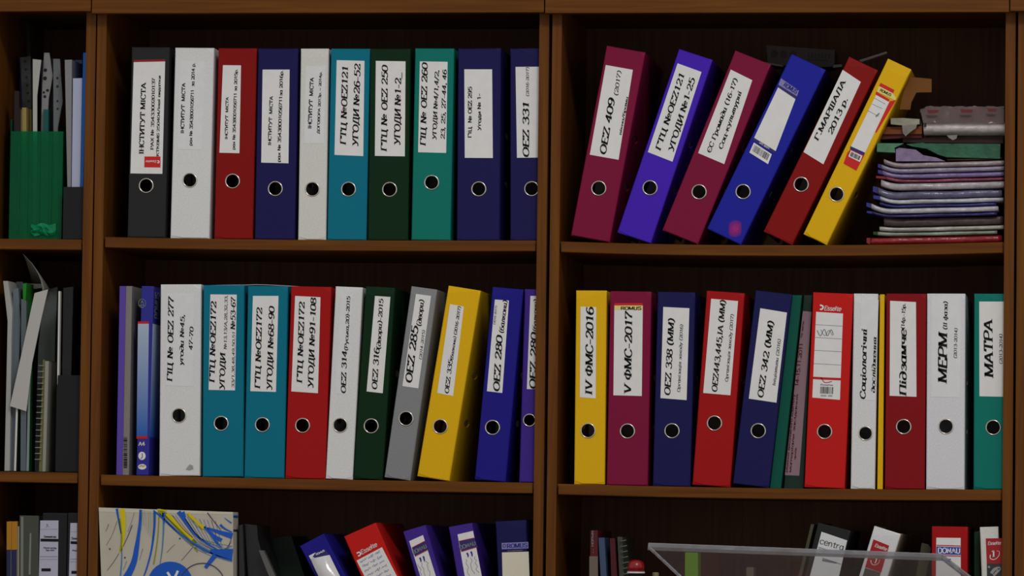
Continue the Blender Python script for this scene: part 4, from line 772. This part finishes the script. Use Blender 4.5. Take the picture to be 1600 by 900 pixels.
ob = slab('envelope', 'Y', [(230, 335), (625, 325), (625, 410), (200, 412)], .04, .15, paint('orange_brown', (104, 52, 14)))
tag(ob, 'orange brown envelope end left of the wrapped roll', 'envelope', gP)
dr = slab('folder', 'Y', [(190, 416), (625, 414), (625, 452), (415, 454), (170, 470)], .045, .15, paint('dark_red_card', (70, 18, 16))); tag(dr, 'dark red folder under the orange envelope', 'folder', gP)
ss = thing('small_sleeve', 'small crumpled clear sleeve hanging off the left of the roll', 'sleeve', tuple(zat('Y', (440, 310), .03)), 0, gP)
slab('sleeve_body', 'Y', [(288, 240), (425, 238), (600, 250), (600, 305), (430, 318), (290, 305)], .03, .1, gl('tip_white', (124, 124, 108)), ss)
slab('hanging_tip', 'Y', [(412, 319), (575, 306), (560, 350), (500, 390), (450, 435), (420, 400)], .028, .0015, gl('tip_grey', (104, 98, 94)), ss)
ro = thing('paper_roll', 'rolled white papers wrapped in clear plastic on top of the pile', 'roll', tuple(zat('Y', (640, 428), .03)), 0, gP)
c0, c1 = zat('Y', (650, 360), .05), zat('Y', (1520, 360), .05); c1.x = XL; rr = .0105; mb = MB()
for i in range(25):
    t = i/24; x = c0.x+(c1.x-c0.x)*t
    for j in range(20): A = 2*math.pi*j/20; mb.v.append((x-ro.location.x, .05-.03+.02*math.cos(A)*-1*1.0+.0008*math.sin(x*70), c0.z+(c1.z-c0.z)*t-ro.location.z+rr*math.sin(A)*(1+.03*math.sin(x*40))))
for i in range(24): mb.f += [(i*20+j, i*20+(j+1) % 20, i*20+20+(j+1) % 20, i*20+20+j) for j in range(20)]
mb.build('roll_body', gl('roll', (156, 150, 150), .35), ro, True)
MB().lathe([(.0001, 0), (.0035, 0), (.0035, .0006)], (0, 0, 0), 'y', 12)
cz = zat('Y', (660, 310), .025)-ro.location; MB().prism([(cz.x-.002, cz.y+.002, cz.z-.004), (cz.x+.0022, cz.y+.002, cz.z-.003), (cz.x+.002, cz.y+.002, cz.z+.003), (cz.x-.001, cz.y+.002, cz.z+.003)], (0, .0012, 0)).build('roll_opening', paint('hole_dark', (18, 22, 20)), ro)
v, fc = [], []; NX, NY = 40, 8                              # crumpled plastic over the roll
for i in range(NX+1):
    t = i/NX
    for j in range(NY+1):
        u = j/NY; lft = 600+(40*u if True else 0); px_ = lft+(1515-lft)*t; py_ = 112+(292-112)*u+4*math.sin(i*.9)*(1-u)+3*math.sin(i*2.1+j)
        if j == 0: py_ += 70*max(0, 1-t/.07)
        q = zat('Y', (px_, py_), .028+.012*(1-u)+rnd.uniform(-.0009, .0009)); q.x = min(q.x, XL); v.append(q-ro.location)
for i in range(NX): fc += [(i*(NY+1)+j, (i+1)*(NY+1)+j, (i+1)*(NY+1)+j+1, i*(NY+1)+j+1) for j in range(NY)]
wr = mesh('plastic_wrap', v, fc, film('wrap', (.86, .8, .8), .5, (112, 94, 94), .2, 14), ro, True)
for a, b, cc in ((680, 810, 165), (1040, 1180, 160), (1330, 1440, 150)):
    slab('red_print', 'Y', [(a, cc-18), (b, cc-12), (b-10, cc+20), (a+15, cc+22)], .022, .0006, paint('red_dim', (84, 34, 34), .25), ro)
slab('hanging_tip', 'Y', [(895, 425), (1010, 420), (1000, 460), (960, 478), (915, 450)], .02, .001, gl('tip_grey', (104, 98, 94)), ro)
# box, page and strip on top of the leaning binders
bx = thing('flat_box', 'dim grey box with three dark round marks lying on the leaning binders', 'box', tuple(zat('S', (230, 232), .16)))
slab('body', 'S', [(212, 48), (695, 82), (690, 197), (480, 208), (330, 190), (225, 182)], .16, .07, paint('grey_box', (60, 54, 52), .6), bx)
cx = Ctx(bx, 'S', .16)
for a, b in ((270, 108), (335, 112), (400, 116)): disc(cx, bx, (a, b), 27, 28, paint('mark_dark', (34, 28, 28)), 1, 'round_mark'); 
strokes(cx, bx, 'faded_print', [([(512+i*24, 104+i), (510+i*24, 138+i)], 10, 10) for i in range(7)], paint('mark_dark', (34, 28, 28)), 1); strokes(cx, bx, 'printed_rule', [([(500, 150), (655, 156)], 8, 8)], paint('mark_dark', (34, 28, 28)), 1)
lp = slab('loose_page', 'S', [(105, 148), (330, 188), (330, 200), (105, 160)], .13, .02, paint('page_dim', (96, 90, 84))); tag(lp, 'pale page edge lying behind the second magenta binder', 'paper')
lp = slab('loose_page', 'S', [(690, 185), (745, 182), (745, 200), (680, 206)], .13, .02, paint('page_dim', (96, 90, 84))); tag(lp, 'pale page corner showing left of the red leaning binder', 'paper')
lp = slab('paper_strip', 'S', [(865, 152), (1058, 92), (1062, 104), (880, 166)], .10, .02, paint('strip_dim', (110, 100, 96))); tag(lp, 'pale paper strip slanting up behind the red leaning binder', 'paper')
lp = slab('paper_divider', 'S', [(1200, 268), (1375, 285), (1375, 378), (1268, 380), (1232, 450), (1225, 500), (1150, 500)], .03, .004, film('orange_sheet', (.7, .42, .1), .55, (120, 76, 14), .4)); tag(lp, 'orange translucent divider sheet sticking out beyond the yellow binder', 'paper')

# ------------------------------------------------------------------ counter level
z3 = S3; gN = 'books and folders on the counter at the far left'
for k, (a, b) in enumerate(((86, 146), (150, 222))):
    o = upright('book', ('yellow and navy book, leftmost on the counter', 'yellow and navy book beside the translucent folder')[k], 'book', 'J2', [(a, 205), (b, 200), (b-12, 2650), (a-8, 2650)], .004, .22, paint('book_yellow', (142, 98, 20)), z3, gN)
    cx = Ctx(o, 'J2', .004); quads(cx, o, 'printed_band', [((a-1, 565), (b-3, 562), (b-8, 2000), (a-5, 2000))], paint('book_navy', (24, 28, 62)), 1)
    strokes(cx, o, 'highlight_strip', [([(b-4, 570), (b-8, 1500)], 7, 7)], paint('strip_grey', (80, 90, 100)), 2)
upright('folder', 'cream folder edge between the yellow book and the translucent folder', 'folder', 'J2', [(225, 265), (246, 265), (240, 2650), (214, 2650)], .004, .22, paint('cream_edge2', (118, 112, 96)), z3, gN)
tr = upright('translucent_folder', 'dark translucent folder with a vertical gleam on the counter', 'folder', 'J2', [(252, 125), (496, 130), (478, 2650), (245, 2650)], .004, .2, mat('dark_translucent', (46, 50, 42), .28, .5, bump=.3, bscale=12), z3, gN)
cx = Ctx(tr, 'J2', .004)
for q in ([(268, 140), (300, 145), (296, 1400), (262, 1400)], [(380, 350), (402, 350), (392, 880), (366, 880)]): quads(cx, tr, 'painted_gleam', [tuple(q)], mat('gleam_paint', (92, 98, 88), .15, .6, bump=0), 1)  # lighter strips paint the vertical gleam onto the folder front
def cbox(label, x0, x1, lb, top, xmax=None):
    o = thing('file_box', label, 'file box', (zat('J2', (x0, 2650), .005).x, .005, ZC+.0003), 0, 'black file boxes at the far left')
    w_ = (xmax or zat('J2', (x1, 2650), .005).x)-o.location.x; hh = zat('J2', (x0, 90), .005).z-o.location.z
    MB().box((0, 0, 0), (w_, .26, hh), .002).build('body', BLK, o); cx = Ctx(o, 'J2', .005)
    (l0, r0_), (l1, r1) = lb; d = lambda t: l0+(l1-l0)*t; e = lambda t: r0_+(r1-r0_)*t; Y = lambda q: top+q
    lab_ = quads(cx, o, 'label', [((l0, top), (min(r0_, 988), top), (min(r1, 980), top+900), (l1, top+900))], paint('lilac_paper', (150, 150, 166), .6), 1)
    strokes(cx, lab_, 'printed_rule', [([(d(.13)+6, Y(112)), (min(984, e(.13)-4), Y(112))], 4, 4), ([(d(.5)+8, Y(462)), (min(984, e(.5)-6), Y(462))], 7, 7), ([(d(.55)+8, Y(497)), (min(984, e(.55)-6), Y(497))], 5, 5)], INKG, 2)
    quads(cx, o, 'printed_band', [((d(.26)+10, Y(232)), (min(984, e(.26)), Y(236)), (min(984, e(.3)), Y(272)), (d(.3)+10, Y(268))), ((d(.7)+32, Y(612)), (min(e(.7), d(.7)+150, 980), Y(612)), (min(e(.74), d(.7)+150, 980), Y(650)), (d(.74)+32, Y(650)))], INK, 2)
    return o, cx, lab_, d, e, Y
o, cx, lab_, d, e, Y = cbox('black file box with a full white label on the counter', 500, 815, ((515, 748), (492, 738)), 190)
text(cx, lab_, [('Semmelrola', (560, Y(218)), (720, Y(222)), 26, 'sb'), ('Papierverlag', (555, Y(358)), (722, Y(360)), 20, 's'), ('Sign 0001', (585, Y(388)), (700, Y(390)), 20, 's')], INK, 2)
strokes(cx, lab_, 'pen_mark', [([(590, 240), (612, 240), (600, 262), (585, 282)], 5, 3), ([(600, 255), (630, 278)], 4, 3)], INKB, 2)
o, cx, lab_, d, e, Y = cbox('black file box cut off by the divider on the counter', 822, 985, ((900, 1010), (875, 1005)), 222, -.018)
text(cx, lab_, [('Sem', (912, Y(210)), (985, Y(213)), 30, 'sb'), ('Pap', (925, Y(360)), (985, Y(360)), 20, 's')], INK, 2)

# painted gift box at the left of the middle bay
gb = thing('gift_box', 'white gift box splashed with blue and yellow paint strokes', 'box', (at(159.5, 900, -.006).x, -.006, ZC+.0003), 0)
cx = Ctx(gb, 'P', -.006); gw = cx.loc((1425, 400))[0]; gh = cx.loc((30, 88))[1]
GW = mat('gift_card', (158, 154, 142), .55, .2, mottle=.04, scale=25)
gq = [cx.loc(p_) for p_ in ((28, 86), (1428, 134), (1430, 2200), (105, 2200))]; gq[2] = (gq[2][0], 0); gq[3] = (gq[3][0], 0)
MB().prism([(a_, 0, b_) for a_, b_ in gq], (0, .044, 0)).build('body', GW, gb)
quads(cx, gb, 'top_fold', [((28, 86), (1428, 134), (1428, 160), (30, 130))], mat('gift_fold', (168, 165, 152), .5, .2), 1)
PB, PY, PD = paint('stroke_blue', (16, 72, 160)), paint('stroke_yellow', (176, 160, 14)), paint('stroke_dark', (52, 44, 66)); PO = paint('stroke_olive', (116, 122, 24)); PT = paint('stroke_pale', (64, 106, 140))
def st(m, L, *q): strokes(cx, gb, 'paint_stroke', [q], m, L)
st(PY, 2, [(268, 98), (284, 200), (288, 320), (275, 450), (250, 555)], 62, 26); st(PO, 3, [(245, 200), (262, 320), (268, 420), (256, 545)], 16, 18); st(PB, 3, [(218, 98), (234, 200), (262, 360)], 26, 8); st(PT, 2, [(268, 480), (268, 640), (252, 830)], 10, 16)
st(PB, 2, [(462, 108), (458, 250), (440, 400), (425, 500), (400, 640), (350, 760), (300, 840)], 18, 80); st(PT, 3, [(478, 110), (476, 240), (466, 330)], 8, 6)
st(PD, 3, [(222, 225), (170, 370), (108, 480)], 4, 3); st(PD, 3, [(378, 268), (335, 380), (285, 490)], 9, 6); st(PD, 3, [(240, 565), (180, 660), (118, 742)], 6, 4); st(PD, 3, [(132, 258), (118, 300), (102, 336)], 6, 3); st(PD, 3, [(400, 140), (370, 240), (330, 340)], 3, 3); st(PD, 3, [(488, 515), (470, 580), (455, 635)], 5, 2)
st(PB, 2, [(612, 132), (608, 300), (580, 520), (535, 700), (500, 800)], 26, 14); st(PO, 2, [(656, 180), (645, 380), (625, 540), (600, 680)], 12, 14); st(PT, 2, [(700, 140), (704, 300), (690, 520), (668, 670)], 22, 8); st(PB, 3, [(712, 140), (712, 260)], 18, 8)
st(PO, 2, [(650, 118), (760, 190), (880, 310), (1030, 470)], 50, 60); st(PY, 3, [(740, 150), (830, 240), (920, 330), (1010, 420)], 40, 34); st(PD, 4, [(800, 170), (900, 300), (1010, 400)], 5, 7); st(PY, 3, [(640, 108), (740, 118)], 16, 12)
st(PB, 3, [(600, 118), (700, 200), (850, 340), (1050, 480), (1240, 580), (1420, 640)], 16, 14); st(PT, 3, [(730, 230), (860, 360), (1020, 500), (1200, 590)], 7, 5); st(PB, 3, [(860, 130), (940, 240), (1060, 390), (1250, 520)], 46, 12); st(PT, 3, [(930, 200), (1080, 400), (1300, 500)], 10, 8)
st(PT, 3, [(1060, 400), (1220, 450), (1420, 490)], 5, 4); st(PB, 4, [(900, 135), (930, 190)], 50, 20)
st(PY, 3, [(955, 145), (1040, 225), (1130, 305)], 26, 34); st(PO, 4, [(950, 150), (1030, 260), (1120, 315)], 6, 5)
st(PB, 3, [(1130, 285), (1210, 370), (1310, 430)], 26, 40); st(PB, 3, [(1160, 300), (1290, 345), (1422, 385)], 18, 62); st(PB, 4, [(1200, 350), (1250, 440), (1310, 500)], 40, 6); st(PB, 4, [(1295, 265), (1340, 305), (1420, 345)], 26, 10)
st(PB, 3, [(1190, 540), (1290, 560), (1424, 575)], 40, 116); st(PB, 4, [(1245, 580), (1190, 650), (1140, 715)], 52, 34); st(PD, 4, [(1162, 140), (1230, 230), (1305, 322)], 9, 5); st(PB, 4, [(1340, 195), (1380, 225), (1412, 248)], 5, 14); st(PT, 3, [(1250, 600), (1340, 630), (1420, 650)], 6, 5)
st(PD, 3, [(890, 640), (950, 570), (1010, 500)], 4, 5); st(PD, 3, [(740, 555), (780, 510), (825, 470)], 4, 3); st(PT, 3, [(320, 645), (300, 700), (285, 735)], 6, 4); st(PO, 3, [(1030, 500), (1060, 550)], 30, 8)
rg = random.Random(11)
for k in range(16):
    o_ = 26*k; st((PT, PB, PD, PT)[k % 4], 2, [(620+o_*1.6, 140+o_*.22), (760+o_*1.35, 270+o_*.3), (930+o_*1.0, 420+o_*.2), (1150+o_*.6, 560-o_*.1), (1418, 632-o_*.72)][:5 if k % 3 else 4], rg.uniform(3, 7), rg.uniform(2, 5))
for k in range(9):
    x_ = 470+k*17; st((PT, PO, PD)[k % 3], 2, [(x_, 112+k*2), (x_-4, 170+k*14), (x_-10, 230+k*26)], 3, 2)
for a, b in ((145, 518), (302, 608), (875, 410)): disc(cx, gb, (a, b), 8, 9, PD, 3, 'paint_dot')
dk = disc(cx, gb, (775, 885), 236, 236, PB, 4, 'blue_disc'); strokes(cx, dk, 'white_mark', [([(745, 760), (765, 790), (785, 830)], 24, 24), ([(855, 745), (835, 790), (812, 830)], 24, 24), ([(760, 850), (800, 815), (840, 850)], 20, 20)], INKW, 5)
strokes(cx, gb, 'ring_outline', [([(1110+238*math.cos(math.pi*(1.02+.96*i/20)), 905+238*math.sin(math.pi*(1.02+.96*i/20))) for i in range(21)], 9, 9)], PD, 5)
for z_, m_ in ((gh*.97, PB), (gh*.84, PB), (gh*.76, PO), (gh*.71, PB), (gh*.9, PD)): MB().box((gw+.0001, .002, z_-.004), (gw+.0004, .04, z_)).build('side_stroke', m_, gb)

# dark folders leaning beside the gift box
gK = 'dark folders beside the gift box'
upright('document_sleeve', 'dark grey sleeve just right of the gift box', 'sleeve', 'K2', [(105, 250), (150, 235), (245, 2650), (115, 2650)], .02, .22, mat('sleeve_dark', (30, 30, 32), .25, .4, bump=.4, bscale=15), z3, gK)
upright('document_sleeve', 'smoky sleeve leaning left with a pale upper edge', 'sleeve', 'K2', [(180, 230), (330, 245), (345, 420), (560, 1200), (700, 2650), (320, 2650)], .035, .115, mat('sleeve_dark2', (24, 24, 27), .3, .4, bump=.4, bscale=15), z3, gK)
upright('document_sleeve', 'grey plastic sleeve edge leaning left in front of the dark green folder', 'sleeve', 'K2', [(355, 560), (415, 560), (560, 880), (940, 2650), (880, 2650), (480, 880)], .015, .015, mat('sleeve_grey', (74, 74, 72), .25, .5, bump=.4, bscale=20), z3, gK)
upright('folder', 'dark green folder leaning left behind the blue glossy binder', 'folder', 'K2', [(430, 500), (560, 400), (760, 380), (1480, 2300), (1420, 2650), (1050, 2650)], .16, .15, paint('very_dark_green', (14, 30, 22)), z3, gK)

# right bay, counter: books, bottle, tray
gR = 'books on the counter at the left of the right bay'
o = upright('book', 'maroon book with a pale lower spine, leftmost in the right bay', 'book', 'T', [(165, 135), (246, 135), (262, 2050), (148, 2050)], .02, .2, paint('book_maroon', (70, 16, 20)), z3, gR)
cx = Ctx(o, 'T', .02); quads(cx, o, 'printed_panel', [((152, 430), (248, 430), (258, 1900), (148, 1900))], paint('book_pale', (92, 84, 76)), 1); text(cx, o, [('НОРМИ', (198, 320), (200, 140), 24, 's'), ('т. І', (202, 395), (203, 350), 14, 's')], INKG, 1)
upright('book', 'blue book leaning between two maroon ones', 'book', 'T', [(255, 220), (322, 218), (440, 2050), (370, 2050)], .022, .2, paint('book_blue', (50, 66, 92)), z3, gR)
upright('book', 'maroon book without writing, beside the spiral notebook', 'book', 'T', [(385, 225), (440, 225), (560, 2050), (460, 2050)], .03, .2, paint('book_maroon2', (66, 14, 18)), z3, gR)
n2 = thing('spiral_notebook', 'grey green spiral notebook behind the red capped bottle', 'notebook', tuple(zat('T', (480, 2050), .04)), 0, gR); n2.location.z = ZC+.0004
slab('page_block', 'T', [(470, 210), (525, 210), (640, 2050), (570, 2050)], .04, .18, paint('notebook_grey', (58, 62, 54)), n2, z3)
for i in range(10):
    c = zat('T', (535+i*7, 255+i*62), .036)-n2.location; mb = MB()
    for a in range(12):
        for b in range(5): A, Bt = 2*math.pi*a/12, 2*math.pi*b/5; mb.v.append((c.x+(.005+.0009*math.cos(Bt))*math.cos(A), c.y+(.004+.0009*math.cos(Bt))*math.sin(A)*.5, c.z+.0009*math.sin(Bt)+.0012*math.cos(A)))
    for a in range(12): mb.f += [(a*5+b, a*5+(b+1) % 5, ((a+1) % 12)*5+(b+1) % 5, ((a+1) % 12)*5+b) for b in range(5)]
    mb.build('wire_ring', mat('wire_dim', (84, 88, 82), .35, .4, bump=0), n2, True)
q = zat('T', (682, 600), -.05); bt = thing('bottle', 'dark bottle with a shiny red cap and a white neck ring', 'bottle', (q.x, -.05, ZC+.0003)); hc = q.z-ZC
MB().lathe([(.0001, 0), (.024, 0), (.0255, .004), (.0255, hc-.07), (.02, hc-.045), (.0125, hc-.02), (.0125, hc-.004), (.0001, hc-.004)], (0, 0, 0), 'z', 28).build('body', mat('dark_glass', (20, 22, 24), .1, .5, bump=0), bt, True)
MB().lathe([(.0001, hc-.0035), (.0145, hc-.0035), (.0145, hc-.001), (.0001, hc-.001)], (0, 0, 0), 'z', 28).build('neck_ring', INKW, bt)
MB().lathe([(.0001, hc-.0005), (.0136, hc-.0005), (.0138, hc+.007), (.0125, hc+.013), (.009, hc+.0165), (.004, hc+.018), (.0001, hc+.0182)], (0, 0, 0), 'z', 28).build('cap', mat('red_cap', (118, 14, 20), .25, .5, bump=0), bt, True)
q = zat('T', (905, 615), -.03); gk = thing('glue_stick', 'small beige glue stick beside the dark bottle', 'glue stick', (q.x, -.03, ZC+.0003)); hc = q.z-ZC
MB().lathe([(.0001, 0), (.006, 0), (.006, hc-.03), (.0001, hc-.03)], (0, 0, 0), 'z', 20).build('body', paint('beige', (96, 92, 70)), gk, True)
MB().lathe([(.0001, hc-.0298), (.0054, hc-.0298), (.0054, hc-.002), (.0046, hc), (.0001, hc)], (0, 0, 0), 'z', 20).build('cap', paint('beige2', (104, 98, 72)), gk, True)
upright('carton', 'bright green carton behind the clear tray', 'carton', 'T', [(1240, 385), (1385, 390), (1400, 2050), (1230, 2050)], -.002, .05, paint('lime', (76, 120, 18)), z3)
upright('carton', 'small pale carton standing behind the clear tray', 'carton', 'W', [(530, 470), (600, 470), (605, 1700), (525, 1700)], -.002, .05, paint('pale_carton', (84, 76, 64)), z3)
upright('folder', 'thin olive folder leaning beside the black binder in the right bay', 'folder', 'W', [(1152, 55), (1182, 58), (735, 1750), (700, 1750)], .012, .2, paint('olive_edge', (58, 58, 40)), z3)
upright('folder', 'olive folder leaning between the white and the red binder', 'folder', 'V', [(740, 235), (800, 250), (830, 290), (720, 900), (560, 1850), (500, 1850), (620, 900)], .06, .2, paint('olive_edge', (58, 58, 40)), z3)
upright('folder', 'dark green folder between the red and the last white binder', 'folder', 'V', [(1245, 130), (1300, 120), (1300, 1850), (1245, 1850)], .05, .2, paint('green_edge', (10, 44, 22)), z3)

# clear acrylic tray, twisted and sloping towards the room, on a stack of boxes
P0 = at(1012, 853.5, -.24); P1 = at(1473, 870.5, -.045)
e1 = (P1-P0).normalized(); e2 = Vector((.4, -1, -.285)); e2 = (e2-e1*e2.dot(e1)).normalized(); nn = e1.cross(e2).normalized()
if nn.z < 0: nn = -nn
LT = (P1-P0).length; DT = .22
ty = thing('acrylic_tray', 'clear acrylic tray sloping forward in front of the right bay binders', 'tray', tuple(P0)); ty.matrix_world = Matrix((e1, -e2, nn)).transposed().to_4x4(); ty.matrix_world.translation = P0
RIM = film('acrylic_rim', (.78, .8, .82), .55, (150, 150, 155), .1, 40); PLT = film('acrylic_plate', (.88, .88, .88), .08, (128, 116, 112), .08, 8)
MB().box((.0035, -DT, -.003), (LT-.0035, -.0035, 0)).build('base_plate', PLT, ty)
MB().box((0, -.003, -.0058), (LT, 0, .006), .0008).build('rear_rim', RIM, ty)
MB().box((LT-.003, -DT, -.004), (LT, -.0031, .005), .0008).build('side_rim', RIM, ty); MB().box((0, -DT, -.003), (.003, -.0031, .0012), .0005).build('side_rim', RIM, ty)
bc_ = P0+e1*LT*.5+e2*DT*.75
sb = thing('storage_box', 'cardboard storage box on the counter holding up the clear tray', 'box', (bc_.x-.14, bc_.y-.06, ZC+.0003))
low_ = min((P0+e1*(LT*.5+s_)+e2*(DT*.75+t_)).z for s_ in (-.14, .14) for t_ in (-.06, .06))-ZC-.006
MB().box((0, 0, 0), (.28, .09, low_-.02), .002).build('body', paint('cardboard', (110, 84, 54)), sb); MB().box((-.003, -.003, low_-.0199), (.283, .093, low_), .001).build('lid', paint('cardboard', (110, 84, 54)), sb)
